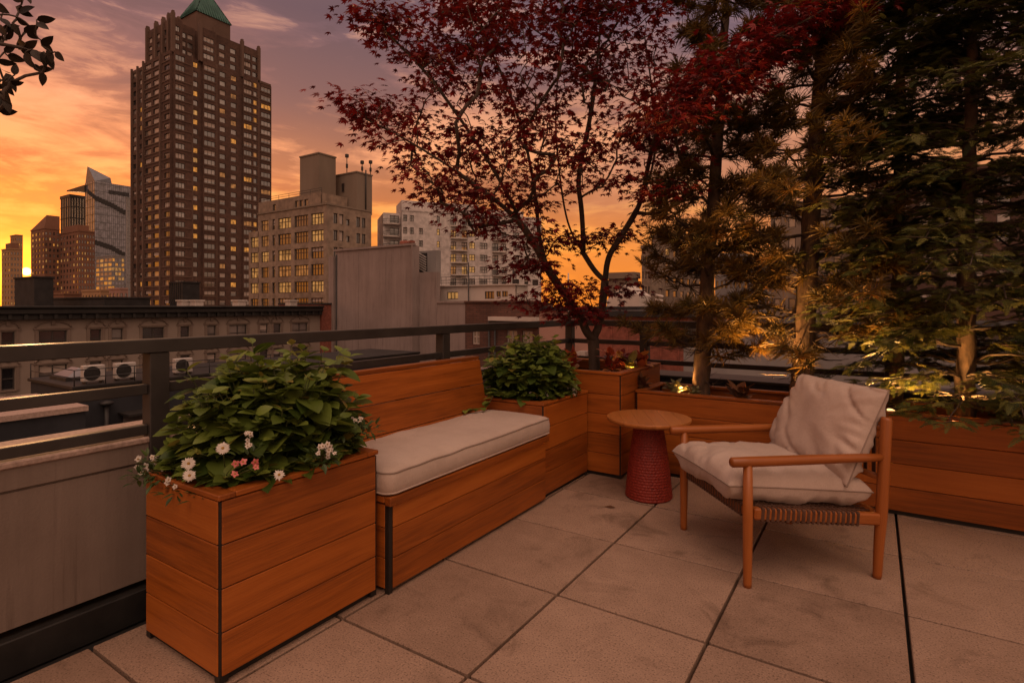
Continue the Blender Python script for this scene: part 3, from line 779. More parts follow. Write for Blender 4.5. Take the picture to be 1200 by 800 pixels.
def rosette(name, label, base, n, ls, lm, h=.12, cat='plant', tmpl=None):
    t = thing(name, label, cat, base); m = MB(); P = []; D = []
    for k in range(n):
        a = random.uniform(0, 2 * PI); e = random.uniform(.1, 1.3); P.append(np.array(base) + [random.uniform(-.03, .03), random.uniform(-.03, .03), random.uniform(.01, h)])
        D.append((math.cos(a) * math.cos(e), math.sin(a) * math.cos(e), math.sin(e)))
    tv, tf = (LEAF, LEAFF) if tmpl is None else tmpl
    m.inst(tv, tf, np.array(P), rot_dir(np.array(D)), RNG.uniform(.7, 1.2, n) * ls, 0, None, True); m.build('foliage', lm, t)
    s_ = MB(); s_.tube([np.array(base) - [0, 0, .02], np.array(base) + [0, 0, h]], .004, 5); s_.build('stem', 'stem_green', t)
    return t
for (u, lab) in ((717, 'red leafed plant just right of the maple trunk'), (731, 'red leafed plant left of the glowing lime leaf'), (752, 'red and coral leafed plant right of the glowing lime leaf'), (668, 'dark red leafed plant behind the bush, left of the maple trunk')):
    d = 4.25 if u < 720 else 4.34; p = at(u, 420, d); rosette('coleus_plant', lab, (p[0], p[1], .69), 34, .095, 'coleus_leaf', .14)
p = at(739, 415, 4.28); rosette('lime_plant', 'glowing lime yellow upright leaves lit in the tall corner planter', (p[0], p[1], .70), 9, .13, 'lime_leaf', .10)
for (u, v, lab, lm, ls) in ((790, 451, 'pale frilled plant lit by the uplight left of the first pine', 'pale_leaf', .06), (812, 455, 'small pale plant at the front of the first pine trunk', 'pale_leaf', .035),
                            (868, 452, 'brown withered leaves in the long planter between the two pines', 'dry_leaf', .085), (752, 452, 'brown withered leaves at the left end of the long planter', 'dry_leaf', .08)):
    p = ony(u, v, 4.02); rosette('ground_plant', lab, (p[0], 4.02, .55), 20 if lm == 'dry_leaf' else 44, ls * 1.25, lm, .07)
# pebbles in the long planter: loose gravel nobody could count
m = MB()
for k in range(160):
    x = random.uniform(-1.35, 1.2); y = random.uniform(3.97, 4.2); r = random.uniform(.006, .014)
    m.lathe((x, y, .50), [(r * .6, 0), (r, r * .5), (r * .7, r), (r * .2, r * 1.15)], 6)
g = m.build('planter_gravel', 'grey_stucco'); tag(g, 'scattered pale gravel on the soil of the long planter', 'gravel', kind='stuff')

# ------------------------------------------------------------------ trees
def inpoly(x, y, poly):
    c = False; j = len(poly) - 1
    for i in range(len(poly)):
        xi, yi = poly[i]; xj, yj = poly[j]
        if (yi > y) != (yj > y) and x < (xj - xi) * (y - yi) / (yj - yi) + xi: c = not c
        j = i
    return c
def smooth_line(pts, it=2):
    pts = [np.array(p, float) for p in pts]
    for _ in range(it):
        if len(pts) < 3: return pts
        o = [pts[0]]
        for a, b in zip(pts[:-1], pts[1:]): o += [a * .75 + b * .25, a * .25 + b * .75]
        o.append(pts[-1]); pts = o
    return pts
def grow(limbs, targets, base, r_tip, r_base, gamma=.5, sag=.03, expo=None):
    """skeleton: limbs = list of (point lists); each limb starts at the nearest node already there. targets get twigs."""
    P = []; par = []
    def add(p, pa): P.append(np.array(p, float)); par.append(pa); return len(P) - 1
    for li, limb in enumerate(limbs):
        limb = smooth_line(limb)
        if not P: prev = add(limb[0], -1)
        else:
            A = np.array(P); prev = int(np.argmin(np.linalg.norm(A - np.array(limb[0]), axis=1)))
        a = P[prev]
        for q in limb[1:]:
            q = np.array(q); n = max(1, int(round(np.linalg.norm(q - a) / .09))); a0 = a.copy()
            for k in range(1, n + 1):
                pp = a0 + (q - a0) * k / n + (RNG.normal(0, .006, 3) if k < n else 0); prev = add(pp, prev)
            a = P[prev]
    base = np.array(base)
    order = np.argsort([np.linalg.norm(t - base) for t in targets]); tips = []
    for o in order:
        t = targets[o]; A = np.array(P); dv = t - A; dist = np.linalg.norm(dv, axis=1)
        db = np.linalg.norm(A - base, axis=1); cost = dist + .35 * np.maximum(0, db - np.linalg.norm(t - base) + .05) * 2 + .10 * (A[:, 2] > t[2] + .05) + .02 * (db < .35) * 40
        k = int(np.argmin(cost)); a = P[k]; ln = dist[k]; n = max(2, int(ln / .10)); prev = k
        bend = RNG.normal(0, .05, 3) * ln; bend[2] += sag * ln
        for q in range(1, n + 1):
            s = q / n; prev = add(a + (t - a) * s + bend * 4 * s * (1 - s), prev)
        tips.append((prev, t))
    cnt = np.zeros(len(P)); 
    for i, _ in tips: cnt[i] += 1
    for i in range(len(P) - 1, 0, -1): 
        cnt[par[i]] += max(cnt[i], .3)
    rad = r_tip + (r_base - r_tip) * (cnt / cnt.max()) ** gamma
    return P, par, rad, tips, cnt
def skel_tubes(mb_thick, mb_thin, P, par, rad, thr, n1=9, n2=5):
    ch = [[] for _ in P]
    for i, p in enumerate(par):
        if p >= 0: ch[p].append(i)
    def follow(i, start):
        chain = [start, i] if start is not None else [i]
        while ch[i]:
            b = max(ch[i], key=lambda c: rad[c]); 
            for o in ch[i]:
                if o != b: stack.append((o, i))
            chain.append(b); i = b
        pts = np.array([P[c] for c in chain]); rr = np.array([rad[c] for c in chain])
        if start is not None: rr[0] = min(rr[0], rr[1] * 1.25)
        if len(pts) < 2: return
        tgt = mb_thick if rr.max() > thr else mb_thin
        tgt.tube(pts, rr, n1 if rr.max() > thr else n2)
    stack = [(0, None)]
    while stack:
        i, s = stack.pop(); follow(i, s)

# maple -------------------------------------------------------------
def maple_leaf():
    V = [(0, 0, 0)]; F = []
    for a, l in ((0, 1.0), (42, .92), (-42, .92), (84, .66), (-84, .66), (125, .36), (-125, .36)):
        a = math.radians(a); d = np.array([math.cos(a), math.sin(a), 0]); n = np.array([-d[1], d[0], 0]); b = len(V)
        dr = -.30 * l * l
        V += [tuple(d * l * .42 + n * .165 * l + [0, 0, dr * .2]), tuple(d * l + [0, 0, dr]), tuple(d * l * .42 - n * .165 * l + [0, 0, dr * .2])]
        F.append((0, b + 2, b + 1, b))
    V = np.array(V) ; V[:, 0] += .25
    V[0] = (.25, 0, 0.02)
    return V, F
def maple():
    D0 = 4.45
    base = at(697, 432, D0); base[2] = .64
    tree = thing('maple_tree', 'slender multi-stem maple with dark red leaves in the tall corner planter', 'tree', base)
    A = lambda u, v, d: at(u, v, d)
    limbs = [[base, A(696, 410, D0), A(695, 397, D0)],
             [A(695, 397, D0), A(687, 389, 4.43), A(681, 372, 4.40), A(665, 349, 4.35), A(642, 316, 4.28), A(630, 292, 4.2), A(614, 266, 4.12), A(592, 243, 4.0), A(560, 220, 3.9), A(520, 190, 3.8), A(470, 160, 3.7), A(420, 135, 3.65)],
             [A(642, 316, 4.28), A(632, 280, 4.35), A(629, 245, 4.4), A(624, 205, 4.45), A(612, 150, 4.5), A(590, 90, 4.5), A(560, 30, 4.45)],
             [A(614, 266, 4.12), A(580, 200, 4.0), A(540, 140, 3.9), A(500, 85, 3.85), A(460, 45, 3.85), A(436, 20, 3.85)],
             [A(695, 397, D0), A(703, 380, 4.45), A(707, 349, 4.47), A(709, 329, 4.5)],
             [A(709, 329, 4.5), A(697, 318, 4.5), A(684, 297, 4.52), A(671, 277, 4.55), A(662, 250, 4.6), A(655, 200, 4.65), A(650, 140, 4.7), A(655, 70, 4.7), A(660, 0, 4.7)],
             [A(684, 297, 4.52), A(682, 245, 4.4), A(676, 210, 4.3), A(690, 150, 4.2), A(700, 80, 4.1), A(705, 10, 4.1)],
             [A(709, 329, 4.5), A(712, 303, 4.45), A(721, 287, 4.4), A(740, 258, 4.35), A(752, 235, 4.3), A(759, 196, 4.2), A(770, 150, 3.9), A(800, 112, 3.6), A(850, 80, 3.4), A(905, 45, 3.25), A(955, 18, 3.2)],
             [A(752, 235, 4.3), A(770, 180, 4.5), A(765, 110, 4.6), A(755, 40, 4.6)]]
    main = [(520, 0), (535, -90), (770, -90), (800, -20), (775, 60), (790, 130), (800, 200), (775, 240), (735, 205), (700, 225), (660, 215), (640, 245), (640, 285), (600, 292), (560, 280), (520, 262), (500, 240), (485, 212), (462, 186), (436, 152), (418, 126), (426, 112), (446, 108), (475, 122), (500, 128), (480, 95), (500, 80), (520, 78), (495, 50), (475, 40)]
    spots = [(main, 440, 4.15, .62), ([(425, 8), (450, 2), (480, 40), (520, 70), (505, 85), (470, 55)], 26, 3.9, .12),
             ([(400, 118), (412, 110), (440, 114), (432, 140), (416, 134)], 8, 3.7, .1),
             ([(755, 140), (800, 95), (860, 55), (930, 18), (1000, -15), (1000, 8), (930, 50), (890, 85), (830, 120), (790, 160)], 95, 3.4, .22),
             ([(640, 330), (665, 322), (700, 350), (690, 375), (640, 372), (610, 352)], 26, 4.25, .18), ([(690, 268), (715, 262), (745, 262), (735, 285), (700, 290)], 9, 4.5, .1),
             ([(768, 222), (800, 215), (805, 240), (775, 250)], 10, 4.2, .1), ([(655, 262), (690, 280), (640, 300), (630, 288)], 8, 4.4, .1), ([(590, 300), (640, 300), (640, 325), (600, 320)], 10, 4.2, .15),
             ([(715, 335), (740, 325), (735, 342), (715, 350)], 5, 4.5, .05)]
    T = []
    for poly, n, d, sp in spots:
        xs = [p[0] for p in poly]; ys = [p[1] for p in poly]; k = 0
        while k < n:
            u = RNG.uniform(min(xs), max(xs)); v = RNG.uniform(min(ys), max(ys))
            if not inpoly(u, v, poly): continue
            dd = d + RNG.uniform(-sp, sp)
            if mnoise.noise(Vector((u * .022, v * .034, dd * 1.1))) < -.22 and poly is main: 
                if RNG.random() < .85: continue
            T.append(at(u, v, dd)); k += 1
    P, par, rad, tips, cnt = grow(limbs, T, base, .0018, .046, .52)
    tk = MB(); tw = MB(); skel_tubes(tk, tk, P, par, rad, .010)
    tv, tf = maple_leaf(); fo = MB(); PP_ = []; DD = []; S = []; RR = []
    for i, tpt in tips:
        n = int(RNG.integers(20, 30)); shade = RNG.normal(0, .14)
        pd = tpt - P[par[i]]; pd[2] *= .3; pd /= np.linalg.norm(pd) + 1e-9
        for k in range(n):
            o = RNG.normal(0, 1, 3) * np.array([.105, .105, .024]); PP_.append(tpt + o + pd * RNG.uniform(-.12, .06))
            d = np.array([o[0], o[1], 0]) / .085 + pd * .9 + RNG.normal(0, .45, 3); d[2] = d[2] * .35 - .22; DD.append(d); S.append(RNG.uniform(.033, .054)); RR.append(np.clip(RNG.normal(.42, .22) + shade, 0, 1))
    fo.inst(tv, tf, np.array(PP_), rot_dir(np.array(DD), RNG.normal(0, .45, len(DD))), np.array(S), 0, np.array(RR))
    tk.build('trunk', 'bark_maple', tree); fo.build('crown', 'maple_leaf', tree)
maple()

# pines -------------------------------------------------------------
def tuft():
    rg = np.random.default_rng(3); V = []; F = []
    for k in range(26):
        a = rg.uniform(0, 2 * PI); e = rg.uniform(-.25, 1.25); d = np.array([math.sin(e), math.cos(e) * math.cos(a), math.cos(e) * math.sin(a)])
        d = d / np.linalg.norm(d); l = rg.uniform(.75, 1.05); n = np.cross(d, rg.normal(0, 1, 3)); n /= np.linalg.norm(n)
        b0 = np.array([rg.uniform(-.35, .05), 0, 0]); b = len(V); bend = np.array([0, 0, -.12])
        V += [tuple(b0 + n * .022), tuple(b0 - n * .022), tuple(b0 + d * l * .6 - n * .028 + bend * .3), tuple(b0 + d * l + bend), tuple(b0 + d * l * .6 + n * .028 + bend * .3)]
        F += [(b, b + 1, b + 2, b + 4), (b + 4, b + 2, b + 3)]
    return np.array(V), F
TUFT, TUFTF = tuft()
def pine(label, px, z0, r0, Lmax, seed, first=.35, top=5.2, dens=1.0, dead=12, bias=None):
    rg = np.random.default_rng(seed); base = np.array(px[0]); base[2] = z0
    tree = thing('pine_tree', label, 'tree', base)
    pts = [base] + [np.array(p) for p in px[1:]]
    tr = []; 
    for a, b in zip(pts[:-1], pts[1:]):
        n = max(2, int(np.linalg.norm(b - a) / .08))
        for k in range(n): tr.append(a + (b - a) * k / n + rg.normal(0, .003, 3))
    tr.append(pts[-1]); tr = np.array(tr); hz = tr[:, 2]; H = top - z0
    rr = r0 * (1 - .82 * (hz - z0) / (hz[-1] - z0)); rr[0] *= 1.25; rr[1] *= 1.1
    rr = rr * (1 + .05 * rg.normal(0, 1, len(rr)))
    m = MB(); m.tube(tr, rr, 14)
    for k in range(14):   # branch collars / stubs
        i = int(rg.uniform(.02, .5) * len(tr)); a = rg.uniform(0, 2 * PI); d = np.array([math.cos(a), math.sin(a), .25]); q = tr[i]
        m.tube([q, q + d * (rr[i] + .012), q + d * (rr[i] + .03)], [.02, .014, .008], 6)
    m.build('trunk', 'bark_pine', tree)
    tw = MB(); fo = MB(); P = []; D = []; S = []; Rn = []
    def trunk_at(z): i = int(np.clip(np.searchsorted(hz, z), 0, len(tr) - 1)); return tr[i]
    for k in range(dead):  # bare lower twigs
        z = z0 + rg.uniform(.06, first + .25); a = rg.uniform(0, 2 * PI); l = rg.uniform(.18, .42); q = trunk_at(z); c = [q]
        for s in range(1, 6): c.append(q + np.array([math.cos(a), math.sin(a), 0]) * l * s / 5 + [0, 0, -.03 * s / 5 + rg.normal(0, .012)] + np.append(rg.normal(0, .012, 2), 0))
        tw.tube(c, np.linspace(.006, .0018, 6), 5)
        for s in (2, 3, 4):
            dd = rg.normal(0, 1, 3) * [1, 1, .4]; dd /= np.linalg.norm(dd); tw.tube([c[s], c[s] + dd * .06, c[s] + dd * .12 + [0, 0, .01]], [.0022, .0018, .001], 4)
    z = z0 + first
    while z < top - .1:
        f = (z - z0 - first) / (top - z0 - first); Lh = Lmax * (1 - f) ** .75 * (.75 + .25 * min(1, f * 6)); nb = int(rg.integers(4, 7)); a0 = rg.uniform(0, 2 * PI)
        for b in range(nb):
            a = a0 + b * 2 * PI / nb + rg.normal(0, .25); l = Lh * rg.uniform(.65, 1.1)
            if bias is not None: l *= 1 + bias[2] * math.cos(a - math.atan2(bias[1], bias[0]))
            q = trunk_at(z + rg.normal(0, .06)); up = rg.uniform(-.05, .35); c = []
            ns = 9
            for s in range(ns): 
                x = s / (ns - 1); c.append(q + np.array([math.cos(a), math.sin(a), 0]) * l * x + np.array([0, 0, l * (up * x + .25 * x * x - .12 * x)]) + (rg.normal(0, .012, 3) if s else 0))
            c = np.array(c); tw.tube(c, np.linspace(.011, .003, ns) * (.6 + .6 * l / Lmax), 5)
            for s in range(2, ns):
                x = s / (ns - 1)
                for _ in range(int(rg.integers(1, 3) * dens + rg.random() * .9)):
                    sa = a + rg.choice((-1, 1)) * rg.uniform(.4, 1.1); tl = l * .38 * rg.uniform(.3, 1.0) * (1.1 - .5 * x); d = np.array([math.cos(sa), math.sin(sa), rg.uniform(-.1, .55)])
                    e = c[s] + d * tl; tw.tube([c[s], c[s] + d * tl * .5 + [0, 0, -.01], e], [.003, .0024, .0018], 4)
                    for w in range(1 + int(rg.random() < .55)):
                        P.append(e - d * tl * .35 * w + rg.normal(0, .012, 3)); D.append(d + rg.normal(0, .3, 3) + [0, 0, .2]); S.append(rg.uniform(.085, .125)); Rn.append(np.clip(rg.normal(.42, .30), 0, 1))
            P.append(c[-1]); D.append(c[-1] - c[-2] + np.array([0, 0, .02])); S.append(.10); Rn.append(.6)
        z += rg.uniform(.15, .24)
    P.append(tr[-1]); D.append((0, 0, 1)); S.append(.12); Rn.append(.5)
    fo.inst(TUFT, TUFTF, np.array(P), rot_dir(np.array(D)), np.array(S), 0, np.array(Rn))
    tw.build('branches', 'twig', tree); fo.build('crown', 'pine_needle', tree)
    return tree
d1 = ony(820, 455, 4.14); d1d = float((d1 - CAM) @ FW)
pine('slim pine with bare lower trunk lit from below, left of the two pines', [at(820, 455, d1d), at(826, 380, d1d), at(829, 320, d1d), at(838, 210, d1d), at(847, 80, d1d), at(853, -40, d1d), at(858, -190, d1d)], .50, .062, .62, 21, .42, 5.0, .95, 16)
d2 = ony(941, 445, 4.18); d2d = float((d2 - CAM) @ FW)
pine('thicker pine behind the lounge chair, right of the two pines', [at(939, 470, d2d), at(942, 400, d2d), at(946, 320, d2d), at(955, 200, d2d), at(962, 80, d2d), at(968, -60, d2d), at(972, -230, d2d)], .50, .076, .80, 33, .42, 5.3, 1.0, 16)

# conifer with flat sprays --------------------------------------------
def frond():
    rg = np.random.default_rng(5); V = []; F = []
    def scale(p, d, l, w):
        d = d / np.linalg.norm(d); n = np.array([-d[1], d[0], 0]); b = len(V)
        V.extend([tuple(p), tuple(p + d * l * .55 + n * w), tuple(p + d * l + [0, 0, -.05 * l]), tuple(p + d * l * .55 - n * w)]); F.append((b, b + 3, b + 2, b + 1))
    for k in range(6):
        s = k / 5; p = np.array([s * .85, 0, -.16 * s * s]); L_ = .48 * (1 - s * .62)
        scale(p, np.array([1, 0, -.2]), .26, .040)
        for sd in (-1, 1):
            d = np.array([.85, sd * (.60 + .25 * (k % 2)), -.12]); scale(p, d, L_ * .62, .042); q = p + d / np.linalg.norm(d) * L_ * .42
            scale(q, np.array([1, sd * .15, -.1]), L_ * .52, .040)
            scale(q, np.array([.45, sd * 1, -.15]), L_ * .46, .038)
    return np.array(V), F
FROND, FRONDF = frond()
def lamp_at(u, y, z=.475): q = ony(u, 470, y); return np.array([q[0], y, z])
def conifer(label, base, px, r0, Lmax, seed, first, top, dense=1.0):
    rg = np.random.default_rng(seed); tree = thing('cypress_tree', label, 'tree', base)
    tr = []
    pts = [np.array(base)] + px
    for a, b in zip(pts[:-1], pts[1:]):
        n = max(2, int(np.linalg.norm(b - a) / .09))
        for k in range(n): tr.append(a + (b - a) * k / n + rg.normal(0, .004, 3))
    tr.append(pts[-1]); tr = np.array(tr); hz = tr[:, 2]; z0 = base[2]
    rr = r0 * (1 - .85 * (hz - z0) / (hz[-1] - z0)); m = MB(); m.tube(tr, rr, 12); m.build('trunk', 'bark_pine', tree)
    tw = MB(); fo = MB(); P = []; D = []; S = []; Rn = []
    z = z0 + first
    while z < top - .05:
        f = (z - z0 - first) / (top - z0 - first); Lh = Lmax * (1 - f) ** .6
        for b in range(int((5 if z - z0 < .75 else 3) * dense + rg.integers(0, 2)) if z < 3.5 else 2):
            a = rg.uniform(0, 2 * PI); l = Lh * (rg.uniform(.35, 1.08) if z - z0 < .75 else rg.uniform(.55, 1.08)); i = int(np.clip(np.searchsorted(hz, z), 0, len(tr) - 1)); q = tr[i]; c = []
            for s in range(8):
                x = s / 7; c.append(q + np.array([math.cos(a), math.sin(a), 0]) * l * x + np.array([0, 0, l * (.28 * x - .38 * x * x)]) + (rg.normal(0, .015, 3) if s else 0))
            c = np.array(c); c[:, 2] = np.where(c[:, 1] < 3.97, np.maximum(c[:, 2], .63), c[:, 2]); tw.tube(c, np.linspace(.009, .002, 8), 5)
            for s in range(2, 8):
                for sd in (-1, 1):
                    sa = a + sd * rg.uniform(.35, 1.0); d = np.array([math.cos(sa), math.sin(sa), rg.uniform(-.30, .15)]); p0 = c[s]
                    tl = rg.uniform(.05, .20) * (1.2 - s / 12)
                    tw.tube([p0, p0 + d * tl], [.0024, .0016], 4)
                    for q2 in range(5 if z < 3.5 else 2): P.append(p0 + d * tl * (.15 + .85 * q2 / 4) + rg.normal(0, .012, 3)); D.append(d + rg.normal(0, .35, 3) * [1, 1, .5]); S.append(rg.uniform(.055, .088)); Rn.append(np.clip(rg.normal(.38, .30), 0, 1))
            P.append(c[-1]); D.append(c[-1] - c[-3]); S.append(.08); Rn.append(.7)
        z += rg.uniform(.05, .085)
    LP_ = [lamp_at(1042, 3.965, .56), lamp_at(1115, 3.965, .54)]
    keep = [i for i, p in enumerate(P) if min(np.linalg.norm(p - l_) for l_ in LP_) > .23 and not (p[1] < 3.97 and p[2] < .60 - .25 * max(0, .2 - abs(p[0] - .42)))]; P = [P[i] for i in keep]; D = [D[i] for i in keep]; S = [S[i] for i in keep]; Rn = [Rn[i] for i in keep]
    fo.inst(FROND, FRONDF, np.array(P), rot_dir(np.array(D), rg.normal(0, .35, len(D))), np.array(S), 0, np.array(Rn))
    tw.build('branches', 'twig', tree); fo.build('crown', 'cypress_leaf', tree)
d3 = ony(1133, 470, 4.16); dd3 = float((d3 - CAM) @ FW)
b3 = at(1131, 480, dd3); b3[2] = .50
conifer('bushy conifer with flat sprays overhanging the long planter right of the chair', b3, [at(1132, 330, dd3), at(1137, 150, dd3), at(1141, -40, dd3), at(1143, -250, dd3)], .052, .92, 41, .06, 4.9, 1.35)
b4 = np.array([1.22, 4.2, .50])
conifer('dark conifer at the right edge of the photo, mostly out of frame', b4, [b4 + [0, 0, 2], b4 + [.03, 0, 4.6]], .05, .95, 43, .08, 5.0, 1.35)
b5 = np.array([.12, 4.30, .50])
conifer('dark slim conifer behind, between the thicker pine and the bushy conifer', b5, [b5 + [.02, .02, 2], b5 + [.03, 0, 4.9]], .04, .62, 47, .95, 5.3, 1.3)

# overhanging leafy branch, upper left: a potted tree standing just outside the picture
def rot_face(D, P):
    d = D / (np.linalg.norm(D, axis=1)[:, None] + 1e-9); nrm_ = np.array([.90, -.25, -.38]) + RNG.normal(0, .35, D.shape)
    y = np.cross(nrm_, d); y /= np.linalg.norm(y, axis=1)[:, None] + 1e-9
    return np.stack([d, y, np.cross(d, y)], 2)
def corner_tree():
    base = np.array([-2.13, .12, .0]); t = thing('potted_tree', 'dark glossy leafed branches reaching in at the upper left corner', 'tree', base)
    A = lambda u, v, d: at(u, v, d)
    limbs = [[base + [0, 0, .25], base + [.0, .02, 1.2], base + [.02, .05, 1.85]],
             [base + [.02, .05, 1.85], A(-90, 60, 1.75), A(-40, 30, 1.85), A(0, 15, 1.92), A(28, 22, 1.95), A(45, 45, 1.97)],
             [A(-40, 30, 1.85), A(-10, 50, 1.9), A(20, 55, 1.92), A(50, 62, 1.95)], [base + [.02, .05, 1.85], A(-90, 110, 1.75), A(-30, 100, 1.85), A(-5, 90, 1.9), A(8, 98, 1.92)]]
    leaves = [(20, 0, -20, 1), (52, 32, 25, 15), (8, 25, 20, 10), (30, 30, 30, 20), (40, 22, 60, 40), (45, 48, 40, 30), (52, 50, 10, -10), (58, 60, 25, 30), (70, 68, 15, 20), (10, 58, 15, -10), (28, 60, 15, 8), (40, 62, 15, 10), (33, 72, 10, 30), (60, 72, 10, 40),
              (55, 78, 10, 50), (48, 72, 30, 40), (62, 84, 20, 55), (24, 97, 35, -2), (6, 83, 20, 10), (8, 95, -5, 10), (10, 104, 20, 25), (14, 100, 20, 40), (6, 112, 5, 20), (8, 118, 12, 30), (12, 132, 15, 45), (3, 45, -5, 5), (0, 70, 10, -5), (4, 36, 15, 15), (36, 12, 40, -8), (14, 40, 20, -20), (0, 8, 20, 10), (22, 38, 20, 30)]
    T = [A(u - .35 * du, v - .35 * dv, 1.93 + random.uniform(-.06, .06)) for (u, v, du, dv) in leaves]
    for k_ in range(26): u_, v_ = random.choice(leaves)[:2]; leaves.append((u_ + random.uniform(-26, 8), v_ + random.uniform(-16, 14), random.uniform(-20, 50), random.uniform(-20, 40))); T.append(A(leaves[-1][0] - 5, leaves[-1][1] - 5, 1.95))
    P, par, rad, tips, cnt = grow(limbs, T, base + [0, 0, .25], .0014, .012, .6)
    tk = MB(); tw = MB(); skel_tubes(tk, tk, P, par, rad, .009)
    PP_ = []; DD = []; S = []
    for (u, v, du, dv), p in zip(leaves, T):
        d = A(u, v, 1.93) - A(u - du, v - dv, 1.93) + RNG.normal(0, .01, 3); PP_.append(p); DD.append(d); S.append(RNG.uniform(.042, .062))
    for k in range(60):  # rest of the crown, outside the picture
        p = A(random.uniform(-220, -30), random.uniform(-60, 140), random.uniform(1.5, 1.9)); PP_.append(p); DD.append(RNG.normal(0, 1, 3)); S.append(.055)
    fo = MB(); tv, tf = leaf_tmpl(1, .50, 6, .12, .12); fo.inst(tv, tf, np.array(PP_), rot_face(np.array(DD), np.array(PP_)), np.array(S), 0, None, True)
    tk.build('trunk', 'bark_maple', t); fo.build('crown', 'dark_leaf', t)
    m = MB(); m.lathe(base, [(.10, 0), (.135, .26), (.15, .30), (.135, .30), (.13, .27)], 24); m.build('pot', 'stucco', t)
corner_tree()

# uplights in the planters: fixture + the lamp it holds
def uplight(label, p, target, power, spot=75, blend=.8, col=(1, .47, .13), rad=.02):
    t = thing('garden_spotlight', label, 'lamp', p)
    p = np.array(p); d = np.array(target) - p; d /= np.linalg.norm(d)
    m = MB(); m.tube([p, p + [0, 0, .03]], .006, 6); m.build('stake', 'metal_dark', t)
    h0 = p + [0, 0, .032]; m = MB(); m.tube([h0 - d * .012, h0, h0 + d * .045, h0 + d * .05], [.012, .022, .026, .027], 14, caps=True); m.build('lamp_head', 'metal_dark', t)
    m = MB(); m.tube([h0 + d * .0505, h0 + d * .0515], [.021, .0215], 14); m.build('lens', 'lens_glow', t)
    ld = bpy.data.lights.new('uplight_bulb', 'SPOT'); ld.energy = power; ld.color = col; ld.spot_size = math.radians(spot); ld.spot_blend = blend; ld.shadow_soft_size = rad
    lo = bpy.data.objects.new('uplight_bulb', ld); COL.objects.link(lo); lo.parent = t; lo.location = tuple(h0 + d * .06 - p)
    lo.rotation_euler = Vector(d).to_track_quat('-Z', 'Y').to_euler()
def lamp_at(u, y, z=.475): q = ony(u, 470, y); return np.array([q[0], y, z])
uplight('small garden spotlight at the foot of the slim pine', lamp_at(794, 3.97), at(832, 300, d1d + .1), 48, 90)
uplight('small garden spotlight in front of the thicker pine trunk', lamp_at(908, 3.97), at(915, 235, d2d - .3), 170, 95)
uplight('small garden spotlight glowing under the bushy conifer', lamp_at(1042, 3.965, .515), at(1075, 360, dd3 - .2), 62, 130)
uplight('small garden spotlight half hidden at the right of the conifer', lamp_at(1115, 3.965), at(1150, 330, dd3 - .3), 70, 125)
q = at(744, 425, 4.18); uplight('small garden spotlight among the red leaves in the tall planter', (q[0], q[1], .645), at(728, 385, 4.28), 11.0, 140)

# ================================================================== CITY
GZ = -26.0
m = MB(); m.aabb(-4000, 4000, -4000, 4000, GZ - 1, GZ); g = m.build('ground', 'asphalt'); g['kind'] = 'structure'
EX = np.array([1.0, 0, 0]); EY = np.array([0, 1.0, 0])

